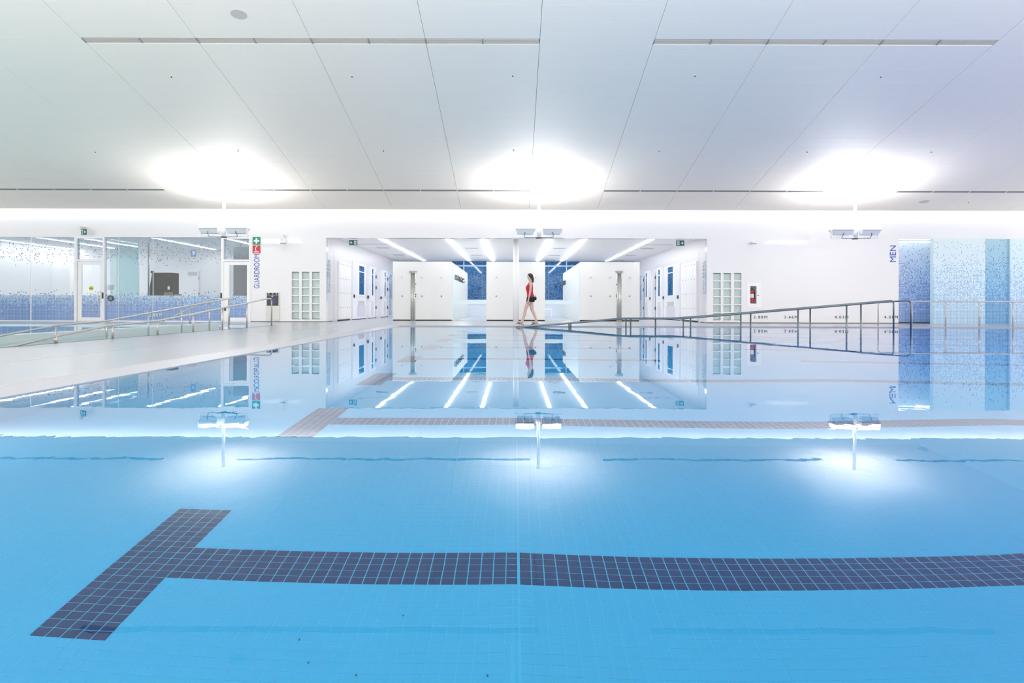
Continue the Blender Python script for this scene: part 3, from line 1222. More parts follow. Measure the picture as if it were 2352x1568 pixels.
for (px, txt) in ((1731, '2.88M'), (1801, '3.46M'), (1917, '4.03M'), (2031, '4.50M')):
    x, z = XZ(px, 731.3, WALL)
    lettering('depth_marking', txt, 0.150, M['lblack'], (x, WALL - 0.004, z), (math.pi / 2, 0, 0),
              f'black depth lettering {txt} low on the right wall', spacing=1.35, length=0.505, cap=0.108)
x, z = XZ(341, 727, WALL)
lettering('depth_marking', '0.90M', 0.155, M['lwhite'], (x, WALL + 0.03, z), (math.pi / 2, 0, 0),
          'white depth lettering 0.90M on the dotted guard room glass', spacing=1.3, length=0.49, cap=0.115, extr=0.006)
x, z = XZ(2057.5, 601.5, WALL)
lettering('men_lettering', 'MEN', 0.31, M['blue'], (x, WALL - 0.004, z), (math.pi / 2, -math.pi / 2, 0),
          'blue vertical lettering reading MEN on the white wall', length=0.615, cap=0.228)

# dotted walls at the far right ---------------------------------------
Ba = [Xp(2064, WALL), Xp(2132.5, WALL), Xp(2250, WALL), Xp(2307, WALL), 21.4]
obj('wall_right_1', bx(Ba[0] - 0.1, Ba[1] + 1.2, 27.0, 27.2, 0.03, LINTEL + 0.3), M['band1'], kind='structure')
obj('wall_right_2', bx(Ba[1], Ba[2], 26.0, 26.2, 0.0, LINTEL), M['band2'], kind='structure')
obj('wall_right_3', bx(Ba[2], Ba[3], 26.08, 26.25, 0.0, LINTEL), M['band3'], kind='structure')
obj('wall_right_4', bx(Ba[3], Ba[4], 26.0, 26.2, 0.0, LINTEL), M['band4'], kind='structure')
obj('trim_6', bx(Ba[0], Ba[1] + 1.2, 26.96, 27.0, 0.0, 0.04), M['dark'], kind='structure')
obj('ceiling_alcove', bx(Ba[0] - 0.1, Ba[1] + 1.2, 26.56, 27.2, LINTEL + 0.06, LINTEL + 0.1), M['white'], kind='structure')
t = thing('strip_light', ((Ba[0] + Ba[1]) / 2, 26.8, LINTEL + 0.06), 'bright strip light at the top of the dotted alcove beside the MEN lettering', 'light')
obj('diffuser', bx(-(Ba[1] - Ba[0]) / 2, (Ba[1] - Ba[0]) / 2 + 0.5, -0.03, 0.03, -0.13, -0.09), M['stripdim'], t)
obj('housing', bx(-(Ba[1] - Ba[0]) / 2, (Ba[1] - Ba[0]) / 2, -0.05, 0.05, -0.03, 0), M['frame'], t)

# ------------------------------------------------------------------ hall behind the opening
bm = bx(OL - 0.2, OR + 0.2, WALL + 0.25, FAR + 0.2, CC, CC + 0.1)
obj('ceiling_change_room', bm, mat('hall_ceiling', (252, 252, 252), 0.6), kind='structure')
obj('wall_corridor_left', bx(OL - 0.2, OL, WALL + 0.25, FAR, 0.0, CC), M['sidewall'], kind='structure')
obj('wall_corridor_right', bx(OR, OR + 0.2, WALL + 0.25, FAR, 0.0, CC), M['sidewall'], kind='structure')
SILL = CZ + 13.3 * FAR / F
bm = B()
box(bm, OL, OR, FAR, FAR + 0.2, 0.0, SILL)
box(bm, OL, OR, FAR - 0.1, FAR, 0.0, 0.14)
box(bm, OL, OR, FAR - 0.02, FAR, SILL - 0.25, SILL)
obj('wall_far', bm, mat('far_wall', (214, 218, 230), 0.4), kind='structure')
wn += 1
t = thing(f'window_{wn}', (0, FAR, SILL), kind='structure')
hw = (CC - SILL)
zm = XZ(1176, 610.5, FAR)[1] - SILL
xmul = [-3.9, -2.0 - 0.45, -0.9, 0.9, 2.32, 4.0]
xl = [OL] + [Xp(1065, FAR), Xp(1107, FAR), Xp(1260, FAR), Xp(1301, FAR)] + [OR]
for a, b in zip(xl, xl[1:]):
    obj('pane', bx(a, b, 0.04, 0.06, 0, hw), M['night'], t)
bm = B()
box(bm, OL, OR, -0.02, 0.04, zm - 0.04, zm + 0.04)
for a in (xl[1], xl[4]):
    box(bm, a - 0.03, a + 0.03, -0.03, 0.05, 0.03, hw)
box(bm, OL, OR, -0.04, 0.04, -0.04, 0.03)
obj('mullion', bm, mat('mullion_blue', (170, 205, 235), 0.3), t)
bm = B()
for a in (xl[2], xl[3]):
    box(bm, a - 0.01, a + 0.01, 0.02, 0.04, 0, hw)
obj('joint', bm, mat('joint_blue', (90, 140, 180), 0.3), t)

# strip lights in the hall
sx = [-5.28, -2.62, -1.22, 1.41, 2.80, 5.46]
sl = ['leftmost of six', 'second from left', 'third from left, left of the white column', 'third from right, right of the column', 'second from right', 'rightmost of six']
for x, lb in zip(sx, sl):
    t = thing('strip_light', (x, 34.5, CC), 'change hall ceiling strip light, ' + lb, 'light', 'change hall ceiling strips')
    obj('diffuser', bx(-0.062, 0.062, -7.2, 7.0, -0.03, -0.003), M['emit'], t)
    obj('housing', bx(-0.072, 0.072, -7.21, 7.01, -0.01, 0), M['frame'], t)
# small ceiling diffusers
vn = None
cols = [(-6.0, 'left'), (-1.95, 'centre left'), (2.1, 'centre right'), (6.1, 'right')]
rows = [(32.4, 'front'), (36.8, 'middle'), (40.8, 'rear')]
for x, a in cols:
    for y, b in rows:
        if vn is None:
            vn = thing('ceiling_diffuser', (x, y, CC), 'x', 'vent', 'slot diffusers on the change hall ceiling')
            obj('frame', bx(-0.3, 0.3, -0.12, 0.12, -0.015, 0), M['vent'], vn)
            for q in (-0.06, 0.0, 0.06):
                obj('slot', bx(-0.27, 0.27, q - 0.02, q + 0.02, -0.018, -0.014), M['ventd'], vn)
            t = vn
        else:
            t = copy_tree(vn, None, (x, y, CC))
        t['label'] = f'dark slot diffuser on the change hall ceiling, {a} column, {b} row'
for px, a, b, lb in ((842, 792, 892, 'left'), (1512, 1478, 1546, 'right')):
    D = 2.66 * F / 141.5
    t = thing('ceiling_slot', (Xp(px, D), D, CC), f'long thin dark slot across the change hall ceiling near the {lb} exit sign', 'vent')
    obj('frame', bx(Xp(a, D) - Xp(px, D), Xp(b, D) - Xp(px, D), -0.03, 0.03, -0.008, 0), M['ventd'], t)

# white column
bm = B()
disc(bm, (0, 0, 0), 0.112, CC, seg=28)
obj('column', bm, M['white'], label='slim round white column in the middle of the opening', cat='column').location = (Xp(1185, 28), 28, 0)

# shower walls (three blocks)
BF = 29.1
HB = CZ + 101.5 * BF / F
blocks = [(902, 1037, 39.5, 'left'), (1117, 1252, 38.5, 'middle'), (1332, 1469, 39.5, 'right')]
fits = {'left': (924, 969, 1014), 'middle': (1140, 1230), 'right': (1357, 1401, 1446)}
for a, b, back, lb in blocks:
    xa, xb = Xp(a, BF), Xp(b, BF)
    cx, hw = (xa + xb) / 2, (xb - xa) / 2
    t = thing('shower_partition', (cx, BF, 0), f'{lb} of three tall off-white shower partitions facing the pool', 'partition', 'shower partitions')
    obj('front_panel', bx(-hw, hw, 0, 0.12, 0.05, HB), M['partition'], t)
    obj('plinth', bx(-hw + 0.01, hw - 0.01, 0.03, 0.14, 0, 0.05), M['dark'], t)
    sgn = 1
    bm = B()
    if lb in ('left', 'middle'):
        box(bm, hw - 0.12, hw - 0.02, 0.12, back - BF, 0.0, HB)
    if lb in ('right', 'middle'):
        box(bm, -hw + 0.02, -hw + 0.12, 0.12, back - BF, 0.0, HB)
    obj('side_panel', bm, M['wallm'], t)
    for px in fits[lb]:
        X = Xp(px, BF) - cx
        x, z1 = XZ(px, 637, BF)
        x, z2 = XZ(px, 680, BF)
        s = thing('wall_shower', (cx + X, BF, z1), f'small chrome shower head on the {lb} partition, ' +
                  {924: 'left end', 969: 'centre', 1014: 'right end', 1140: 'left side', 1230: 'right side behind the walking woman', 1357: 'left end', 1401: 'centre', 1446: 'right end'}[px], 'shower', 'partition shower heads')
        bm = B()
        for q in (-0.05, 0.05):
            disc(bm, (q, -0.03, -0.03), 0.014, 0.03, 'Y', 8)
        tube(bm, [(0, 0, 0.03), (0, -0.06, 0.03), (0, -0.08, 0.0)], [0.014, 0.014, 0.03], 8)
        obj('spout', bm, M['vent'], s)
        bm = B()
        disc(bm, (0, -0.012, 0), 0.055, 0.012, 'Y', 16)
        obj('plate', bm, M['frame'], s)
        s = thing('push_button', (cx + X, BF, z2), f'small grey push button under the {lb} partition shower, ' +
                  {924: 'left end', 969: 'centre', 1014: 'right end', 1140: 'left side', 1230: 'right side', 1357: 'left end', 1401: 'centre', 1446: 'right end'}[px], 'button', 'partition shower buttons')
        bm = B()
        disc(bm, (0, -0.015, 0), 0.04, 0.015, 'Y', 14)
        obj('plate', bm, M['vent'], s)
        bm = B()
        disc(bm, (0, -0.035, 0), 0.018, 0.02, 'Y', 10)
        obj('knob', bm, M['dgrey'], s)
# coat hooks on the side walls of the passages
hk = None
hooks = [(-1, y) for y in (31.0, 31.8, 32.6, 33.4, 34.2, 35.0, 35.4)] + [(1, y) for y in (37.3, 37.9, 38.4, 38.9)]
nm = {-1: 'right face of the left shower partition', 1: 'left face of the right shower partition'}
for i, (sd, y) in enumerate(hooks):
    if sd < 0:
        X = Xp(1037, BF) - 0.02
    else:
        X = Xp(1332, BF) + 0.02
    z = CZ + 1.3 - 0.04
    if hk is None:
        hk = thing('coat_hook', (X, y, z), 'x', 'hook', 'coat hooks in the passages')
        obj('plate', bx(0, 0.03, -0.05, 0.05, -0.12, 0.1), M['dgrey'], hk)
        bm = B()
        tube(bm, round_path([(0.03, 0, 0.06), (0.09, 0, 0.06), (0.10, 0, 0.11)], 0.03), 0.018, 8)
        tube(bm, round_path([(0.03, 0, -0.08), (0.1, 0, -0.1), (0.11, 0, -0.03)], 0.03), 0.016, 8)
        obj('prong', bm, M['dgrey'], hk)
        t = hk
    else:
        t = copy_tree(hk, None, (X, y, z))
    if sd > 0:
        t.rotation_euler = (0, 0, math.pi)
    k = i if sd < 0 else i - 7
    t['label'] = f"dark coat hook on the {nm[sd]}, {['nearest the pool','second from the pool','third from the pool','fourth from the pool','fifth from the pool','sixth from the pool','farthest from the pool'][k]}"
# glass screens closing the passages
for a, b, lb in ((1037, 1117, 'left'), (1252, 1332, 'right')):
    xa, xb = Xp(a, BF), Xp(b, BF)
    t = thing('glass_screen', ((xa + xb) / 2, BF, 0), f'clear glass screen with a frosted band across the {lb} passage', 'screen')
    hw = (xb - xa) / 2
    obj('pane', bx(-hw, hw, 0.05, 0.062, 0.02, HB - 0.12), M['glass'], t)
    z1, z0 = CZ + 13 * BF / F, CZ + 4 * BF / F
    obj('frosted_band', bx(-hw, hw, 0.045, 0.05, z0, z1), M['frost'], t)
    s = -1 if lb == 'left' else 1
    obj('post', bx(min(s * hw, s * (hw - 0.06)), max(s * hw, s * (hw - 0.06)), 0.03, 0.08, 0, HB - 0.1), M['frost'], t)
    obj('floor_rail', bx(-hw, hw, 0.03, 0.08, 0, 0.02), M['vent'], t)
# bench seen at the far wall
t = thing('bench', (Xp(1256, 40.5), 40.5, 0), 'small white bench by the far wall seen through the right passage', 'bench')
obj('seat', bx(-0.3, 0.3, -0.2, 0.2, 0.42, 0.47), M['frame'], t)
for q in (-0.26, 0.26):
    obj('leg', bx(q - 0.02, q + 0.02, -0.18, 0.18, 0, 0.42), M['frame'], t)


# shower columns in front
def shower_col(px, lab, flip):
    D = 26.9
    x, z = XZ(px, 622, D)
    t = thing('shower_column', (Xp(px, D), D, 0), lab, 'shower', 'free-standing shower columns')
    H = z - 0.0
    bm = B()
    for q in (-0.062, 0.0, 0.062):
        tube(bm, [(q, -0.01 if q else -0.03, 0), (q, -0.01 if q else -0.03, H - 0.08)], 0.035 if q else 0.04, 12)
    obj('post', bm, M['steel'], t)
    bm = B()
    tube(bm, [(0, 0, H - 0.1), (0, 0, H - 0.06), (0, 0, H - 0.02), (0, 0, H)], [0.09, 0.12, 0.17, 0.17], 20)
    obj('head', bm, M['steell'], t)
    for q in (-0.13, 0.0, 0.13):
        bm = B()
        disc(bm, (q, -0.1, H - 0.09), 0.03, 0.03, seg=10)
        obj('nozzle', bm, M['steell'], t)
    bm = B()
    disc(bm, (0, 0, 0), 0.15, 0.03, seg=20)
    obj('base_plate', bm, M['steell'], t)
    for zz in (1.45, 1.05, 0.98):
        bm = B()
        disc(bm, (0.09 * flip, -0.03, zz), 0.02, 0.035 * flip, 'X', 8)
        obj('push_button', bm, M['dgrey'], t)


shower_col(948.5, 'brushed steel shower column in front of the left partition', 1)
shower_col(1422, 'brushed steel shower column in front of the right partition', -1)


# side walls of the hall: doors with tall windows ---------------------
def side_items(sd):
    W0 = OL if sd < 0 else OR
    n = -sd  # outward normal toward the hall
    def Dx(px):
        return W0 * F / (px - 1180)
    def bxs(px0, px1, d0, d1, z0, z1):
        a, b = sorted((Dx(px0), Dx(px1)))
        xa, xb = sorted((W0 + n * d0, W0 + n * d1))
        return xa, xb, a, b, z0, z1
    def loc(o_, px):
        return (W0, Dx(px), 0)
    lb = 'left' if sd < 0 else 'right'
    if sd < 0:
        doors = [(808, 839, 822, 834, 810.5, None), (846, 862, 851.7, 855, 843, 861.5), (875, 889, 880.8, 883.7, 873, 888)]
        locker = (775, 802)
        text = (749.5, 757)
        panel = (893.5, 898.5)
    else:
        doors = [(1563, 1527, 1548.3, 1536, 1560, None), (1524, 1508, 1518, 1514, 1526.5, 1507.5), (1497, 1481.5, 1488, 1485, 1495.5, 1480.5)]
        locker = (1603, 1568)
        text = (1623, 1615.5)
        panel = (1474.5, 1470.5)
    names = ['nearest the pool', 'middle', 'farthest from the pool']
    for i, (a, b, w0, w1, hd, hg) in enumerate(doors):
        ya, yb = Dx(a), Dx(b)
        cy_ = (ya + yb) / 2
        t = thing('panel_door', (W0, cy_, 0), f'white door with tall narrow blue window on the {lb} corridor wall, {names[i]}', 'door', 'corridor doors')
        def q(px):
            return Dx(px) - cy_
        def pb(y0, y1, d0, d1, z0, z1):
            xa, xb = sorted((n * d0, n * d1))
            y0, y1 = sorted((y0, y1))
            return bx(xa, xb, y0, y1, z0, z1)
        Hd = 2.52
        g0, g1 = q(w0), q(w1)
        leaf = obj('leaf', pb(q(a), q(b), 0.0, 0.04, 0.03, Hd), M['frame'], t)
        obj('threshold', pb(q(a), q(b), 0.0, 0.045, 0.0, 0.025), M['dark'], t)
        obj('window_pane', pb(g0, g1, 0.04, 0.046, 1.12, 2.42), M['nighty'], t)
        bm = pb(g0, g1, 0.046, 0.06, 2.13, 2.17)
        xa, xb = sorted((n * 0.04, n * 0.06))
        for (yy0, yy1, zz0, zz1) in ((min(g0, g1) - .05, min(g0, g1), 1.07, 2.47), (max(g0, g1), max(g0, g1) + .05, 1.07, 2.47), (g0, g1, 1.07, 1.12), (g0, g1, 2.42, 2.47)):
            y0, y1 = sorted((yy0, yy1))
            box(bm, xa, xb, y0, y1, zz0, zz1)
        obj('window_frame', bm, M['lwhite'], t)
        bm = B()
        gc = (g0 + g1) / 2
        gw = abs(g1 - g0) * 0.6
        for k in range(6):
            xa, xb = sorted((n * 0.04, n * 0.055))
            box(bm, xa, xb, gc - gw, gc + gw, 0.64 + k * 0.035, 0.655 + k * 0.035)
        obj('grille', bm, M['vent'], t)
        obj('kick_plate', pb(gc - gw * 1.3, gc + gw * 1.3, 0.04, 0.044, 0.12, 0.62), mat('kick_plate', (214, 212, 222), 0.3), t)
        obj('handle', pb(q(hd) - 0.06, q(hd) + 0.06, 0.03, 0.09, 0.96, 1.1), M['dgrey'], t)
        if hg:
            for zz in (0.45, 1.45, 2.0):
                obj('hinge', pb(q(hg) - 0.1, q(hg) + 0.1, 0.02, 0.07, zz, zz + 0.15), M['dgrey'], t)
            obj('gap', pb(q(hg) - 0.03, q(hg) + 0.03, 0.0, 0.042, 0.02, 2.3), M['dark'], t)
    # locker bank
    ya, yb = Dx(locker[0]), Dx(locker[1])
    cy_ = (ya + yb) / 2
    t = thing('locker_bank', (W0, cy_, 0), f'bank of white lockers on the {lb} corridor wall near the pool', 'lockers')
    xa, xb = sorted((0, n * 0.05))
    L = abs(yb - ya)
    obj('carcass', bx(xa, xb, -L / 2, L / 2, 0.06, 2.4), M['frame'], t)
    obj('plinth', bx(xa, xb, -L / 2, L / 2, 0.0, 0.05), M['dark'], t)
    for c in range(5):
        for r in range(4):
            xa, xb = sorted((n * 0.05, n * 0.07))
            y0 = -L / 2 + L * (c + 0.04) / 5
            y1 = -L / 2 + L * (c + 0.96) / 5
            z0, z1 = 0.08 + r * 0.58, 0.08 + (r + 0.97) * 0.58
            d = obj('locker_door', bx(xa, xb, y0, y1, z0, z1), M['white'], t)
            xa, xb = sorted((n * 0.07, n * 0.085))
            obj('knob', bx(xa, xb, (y0 + y1) / 2 - 0.04, (y0 + y1) / 2 + 0.04, z1 - 0.12, z1 - 0.08), M['vent'], d)
    # dotted end panel
    ya, yb = sorted((Dx(panel[0]), Dx(panel[1])))
    xa, xb = sorted((W0, W0 + n * 0.03))
    obj('dotted_panel', bx(xa, xb, ya, yb, 0.1, 2.35), M['bandy'], label=f'pale blue dotted glass panel at the far end of the {lb} corridor wall', cat='panel')
    # joint line near the pool
    jx = 767 if sd < 0 else 1605
    ya = Dx(jx)
    xa, xb = sorted((W0, W0 + n * 0.006))
    obj('trim_7' if sd < 0 else 'trim_8', bx(xa, xb, ya - 0.02, ya + 0.02, 0, 2.75), M['vent'], kind='structure')
    xa, xb = sorted((W0, W0 + n * 0.01))
    obj('baseboard_corridor_' + lb, bx(xa, xb, WALL + 0.3, 27.2, 0.0, 0.03), M['kick'], kind='structure')
    return W0, n, Dx


side_items(-1)
side_items(1)
# lettering on the corridor walls, seen edge-on
M['teal'] = mat('teal_lettering', (160, 188, 196), 0.5)
zt = CZ + 0.5
def wall_matrix(sd, x, y, z):
    """text running upwards on a corridor wall, facing into the corridor (sd = +1 faces +X)"""
    X = Vector((0, 0, 1))
    Z = Vector((sd, 0, 0))
    Y = Z.cross(X)
    m = Matrix((X, Y, Z)).transposed().to_4x4()
    m.translation = (x, y, z)
    return m


for sd, side in ((1, 'left'), (-1, 'right')):
    xw = OL + 0.006 if sd > 0 else OR - 0.006
    for k, txt in enumerate(('UNIVERSAL', 'CHANGEROOM')):
        yy = 26.62 + (0.0 if k == 0 else 0.27) if sd > 0 else 26.42 + (0.27 if k == 0 else 0.0)
        if sd > 0:
            yy = 26.62 + 0.27 * k
        else:
            yy = 26.67 - 0.27 * k
        lettering('corridor_lettering', txt, 0.30, M['teal'], (0, 0, 0), (0, 0, 0),
                  f"grey blue vertical lettering on the {side} corridor wall, {'first' if k == 0 else 'second'} line", length=1.24, cap=0.2,
                  mtx=wall_matrix(sd, xw, yy, CZ + 0.48))

# ------------------------------------------------------------------ pole mounted uplights
def pole_light(D=23.4, watts=UPLIGHT_W, tilt=math.radians(14)):
    t = thing('pole_light', (0, 0, 0), 'x', 'light', 'pole-hung twin floodlights')
    zt = zc(D) + 0.04
    zb = CZ + (702.5 - 545) * 23.4 / F
    bm = B()
    tube(bm, [(0, 0, zb + 0.02), (0, 0, zb + 0.28), (0, 0, zb + 0.36), (0, 0, zt)], [0.075, 0.075, 0.052, 0.052], 16)
    obj('pole', bm, M['white'], t)
    bm = B()
    box(bm, -0.80, 0.80, -0.05, 0.05, zb, zb + 0.05)
    for q in (-0.80, -0.08, 0.08, 0.74):
        box(bm, q, q + 0.05, -0.03, 0.03, zb + 0.04, zb + 0.3)
    obj('bracket', bm, M['frame'], t)
    bm = B()
    disc(bm, (0, 0, zb - 0.035), 0.1, 0.035, seg=20)
    obj('hub', bm, M['dgrey'], t)
    for s in (-1, 1):
        cx = s * 0.44
        bm = B()
        taper(bm, (cx, 0, zb + 0.10), 0.62, 0.5, 0.14, 0.86, 0.5)
        hb = obj('flood_housing', bm, M['frame'], t, bevel=0.01)
        bm = B()
        taper(bm, (cx, 0, zb + 0.245), 0.66, 0.56, 0.05, 0.97)
        obj('rim', bm, M['white'], hb)
        bm = B()
        taper(bm, (cx, 0, zb + 0.296), 0.6, 0.5, 0.15, 0.94, at='top')
        obj('lens', bm, M['lens'], hb)
        area_light('flood', (cx, 0, zb + 0.47), (math.pi, 0, 0), 0.6, 0.5, watts, parent=t).rotation_euler = (math.pi + tilt, 0, 0)
        bm = B()
        pts = [(0, -0.02, zb - 0.02)]
        for k in range(1, 9):
            pts.append((s * (0.1 + 0.36 * k / 8), -0.05, zb - 0.012 + 0.006 * math.sin(k * 2.1)))
        pts += [(s * 0.48, -0.12, zb + 0.06), (s * 0.46, -0.2, zb + 0.14), (s * 0.44, -0.16, zb + 0.18)]
        tube(bm, pts, 0.008, 8)
        obj('cable', bm, M['black'], t)
    return t


pl = pole_light()
plx = [(514, 'left'), (1237, 'middle'), (1963.5, 'right')]
for i, (px, lb) in enumerate(plx):
    t = pl if i == 0 else copy_tree(pl)
    t.location = (Xp(px, 23.4), 23.4, 0)
    t['label'] = f'white twin floodlight hung on a pole under the ceiling, {lb} of three'


# added row of fill floods, out of frame, to brighten the ceiling
pb = pole_light(4.6, BACK_FILL_W, math.radians(-40))
for i, (x, lb) in enumerate(((-9.6, 'left'), (0.8, 'middle'), (11.3, 'right'))):
    t = pb if i == 0 else copy_tree(pb)
    t.location = (x, 4.6, 0)
    t['label'] = f'added unseen long-poled fill floodlight above the near side of the pool, {lb} of that row'


# ------------------------------------------------------------------ railings
def rail_obj(parent, name, pts, r=0.021, m='steel', rad=0.12):
    bm = B()
    tube(bm, round_path(pts, rad), r, 10)
    return obj(name, bm, M[m], parent)


def zof(px, py, D):
    return XZ(px, py, D)[1]


# left ramp, near rail (on the deck edge, X = -7.35)
XA = -7.38
tp = [(0, 801.5), (128.6, 771.4), (259, 746), (362, 736.7), (444, 721.4), (511, 707), (567, 696), (613.5, 685.7)]
Dn = lambda px, X: X * F / (px - 1180)
t = thing('handrail', (0, 0, 0), 'steel handrail on the deck edge beside the ramp, nearer of the two ramp rails', 'handrail')
pts = []
for px, py in tp:
    D = Dn(px, XA)
    pts.append((XA, D, zof(px, py, D)))
pts.insert(0, (XA, pts[0][1] - 3.2, pts[0][2] - 0.36))
De = Dn(624, XA)
top_pts = pts + [(XA, De, pts[-1][2] + 0.005), (XA, De, 0)]
rail_obj(t, 'top_rail', top_pts, 0.021)
for px, py in tp[1:-1]:
    D = Dn(px, XA)
    z = zof(px, py, D)
    rail_obj(t, 'post', [(XA, D, 0.0), (XA, D, z)], 0.019 if px > 129 else 0.03, rad=0)
# far rail of the ramp
XB = -8.3
tp = [(0, 771), (128.6, 747.5), (245, 736.7), (341, 719), (417.5, 705), (481, 694), (525, 686)]
t = thing('handrail', (0, 0, 0), 'steel handrail along the far side of the ramp, rising out of the leisure pool', 'handrail')
pts = []
for px, py in tp:
    D = Dn(px, XB)
    pts.append((XB, D, zof(px, py, D)))
pts.insert(0, (XB, pts[0][1] - 3, pts[0][2] - 0.33))
rail_obj(t, 'top_rail', pts + [(XB, pts[-1][1] + 0.55, pts[-1][2] + 0.01)], 0.019)
for px, py in tp[1:]:
    D = Dn(px, XB)
    rail_obj(t, 'post', [(XB, D, -0.12 if px > 130 else -0.5), (XB, D, zof(px, py, D))], 0.018, rad=0)
# stair rail further back
D3 = 22.6
t = thing('handrail', (0, 0, 0), 'short sloping steel stair rail at the far end of the leisure pool', 'handrail')
p3 = [(370.5, 743), (373, 738), (399, 726.5), (436, 709), (487, 686.3), (541, 685)]
rail_obj(t, 'top_rail', [(XZ(a, b, D3)[0], D3, XZ(a, b, D3)[1]) for a, b in p3], 0.02, rad=0.08)
for a, b in ((436, 709), (527, 685)):
    x, z = XZ(a, b, D3)
    rail_obj(t, 'post', [(x, D3, 0.0), (x, D3, z)], 0.02, rad=0)

# right: two handrails rising out of the water
def slope_rail(D, pts, posts, end_px, label, m):
    t = thing('handrail', (0, 0, 0), label, 'handrail')
    P3 = [(XZ(a, b, D)[0], D, XZ(a, b, D)[1]) for a, b in pts]
    xe = Xp(end_px, D)
    P3 += [(xe, D, P3[-1][2] + 0.01), (xe, D, -0.6)]
    bm = B()
    tube(bm, round_path(P3, 0.2, 7), 0.024, 10)
    obj('top_rail', bm, M[m], t)
    for px in posts:
        X = Xp(px, D)
        z = None
        for a, b in zip(P3, P3[1:]):
            if a[0] <= X <= b[0] and b[0] > a[0]:
                z = a[2] + (b[2] - a[2]) * (X - a[0]) / (b[0] - a[0])
        if z is None:
            continue
        rail_obj(t, 'post', [(X, D, -0.9), (X, D, z)], 0.024, m, rad=0)
    return t


fr = [(1150, 757), (1215, 749.3), (1320, 741.5), (1436, 731.5), (1560, 731.8), (1660, 724), (1833, 710), (1980, 697.5), (2072, 690.6)]
slope_rail(21.4, fr, (1311, 1448.5, 1505.7, 1586, 1724, 1861, 1977.5), 2092, 'steel handrail rising from the pool water along the far edge, nearer of the pair', 'steelw')
bk = [(1150, 755.5), (1205, 749), (1320, 740.5), (1430, 730.5), (1549, 730.5), (1660, 722), (1833, 707.5), (1980, 695.5), (2036, 690.8)]
slope_rail(22.1, bk, (1307, 1437.7, 1569.6, 1701.5, 1833, 1944.5), 2052.5, 'steel handrail rising from the pool water along the far edge, farther of the pair', 'steelw')

# right: guard rail on the deck edge
DG = 22.6
t = thing('guardrail', (0, 0, 0), 'level steel guardrail on the far deck at right, in front of the dotted wall', 'railing')
x0, z0 = XZ(2017, 693.3, DG)
ztop = 0.80
rail_obj(t, 'top_rail', [(x0, DG, 0), (x0, DG, ztop), (x0 + 8.2, DG, ztop)], 0.021, 'steell', rad=0.14)
for px in (2094, 2172, 2249.5, 2326.5):
    X = Xp(px, DG)
    rail_obj(t, 'post', [(X, DG, 0), (X, DG, ztop)], 0.024, 'steell', rad=0)

# floor drain on the deck by the woman
x = Xp(1196, 22.32)

# ------------------------------------------------------------------ walking woman
DW = 23.2
PXM = F / DW


def skin_fig(name, verts, edges, m, parent, root=0, sub=2):
    """verts: (x, y, z, rx, ry)"""
    me = bpy.data.meshes.new(name)
    me.from_pydata([v[:3] for v in verts], edges, [])
    o = bpy.data.objects.new(name, me)
    C.objects.link(o)
    o.parent = parent
    md = o.modifiers.new('skin', 'SKIN')
    md.use_smooth_shade = True
    for i, v in enumerate(verts):
        s = me.skin_vertices[0].data[i]
        s.radius = (v[3], v[4] if len(v) > 4 else v[3])
        s.use_root = (i == root)
    sd = o.modifiers.new('sub', 'SUBSURF')
    sd.levels = sub
    sd.render_levels = sub
    me.materials.append(m)
    return o


woman = thing('person', (XZ(1217.2, 747, DW)[0], DW, 0), 'woman in a red tank top and black shorts walking left along the far pool edge', 'person')
V, E = [], []


def v(x, y, z, r, r2=None, link=None):
    V.append((x, y, z, r, r if r2 is None else r2))
    if link is not None:
        E.append((link, len(V) - 1))
    return len(V) - 1


pel = v(0.03, 0, 0.90, 0.105, 0.125)
wst = v(0.0, 0, 1.05, 0.078, 0.10, pel)
che = v(-0.01, 0, 1.22, 0.092, 0.12, wst)
upc = v(0.02, 0, 1.34, 0.075, 0.115, che)
nk = v(0.015, 0, 1.425, 0.045, 0.048, upc)
nk2 = v(0.0, 0, 1.475, 0.047, 0.047, nk)
h1 = v(-0.026, 0, 1.52, 0.078, 0.066, nk2)
h2 = v(-0.016, 0, 1.60, 0.098, 0.082, h1)
h3 = v(-0.005, 0, 1.655, 0.060, 0.055, h2)


def arm(sy, el, wr, hd):
    s = v(0.03, sy * 0.15, 1.36, 0.052, None, upc)
    m_ = v((0.03 + el[0]) / 2 + 0.005, sy * 0.19, (1.36 + el[1]) / 2, 0.045, None, s)
    e = v(el[0], sy * 0.20, el[1], 0.037, None, m_)
    f = v((el[0] + wr[0]) / 2, sy * 0.20, (el[1] + wr[1]) / 2, 0.034, None, e)
    w = v(wr[0], sy * 0.195, wr[1], 0.022, None, f)
    p = v(hd[0], sy * 0.19, hd[1], 0.03, 0.02, w)
    # four fingers and a thumb
    d = Vector((hd[0] - wr[0], 0, hd[1] - wr[1])).normalized()
    sidev = Vector((-d.z, 0, d.x))
    for k, ln in zip((-1.5, -0.5, 0.5, 1.5), (0.062, 0.078, 0.072, 0.055)):
        b0 = Vector((hd[0], sy * 0.19, hd[1])) + d * 0.03 + sidev * 0.016 * k
        b1 = b0 + d * ln * 0.5
        b2 = b1 + d * ln * 0.5 + Vector((0, -sy * 0.018, 0))
        i1 = v(b0.x, b0.y, b0.z, 0.0085, None, p)
        i2 = v(b1.x, b1.y, b1.z, 0.008, None, i1)
        v(b2.x, b2.y, b2.z, 0.0065, None, i2)
    b0 = Vector((hd[0], sy * 0.185, hd[1])) - d * 0.005 + sidev * (0.035)
    i1 = v(b0.x, b0.y, b0.z, 0.010, None, p)
    b1 = b0 + d * 0.03 + sidev * 0.012
    v(b1.x, b1.y, b1.z, 0.008, None, i1)


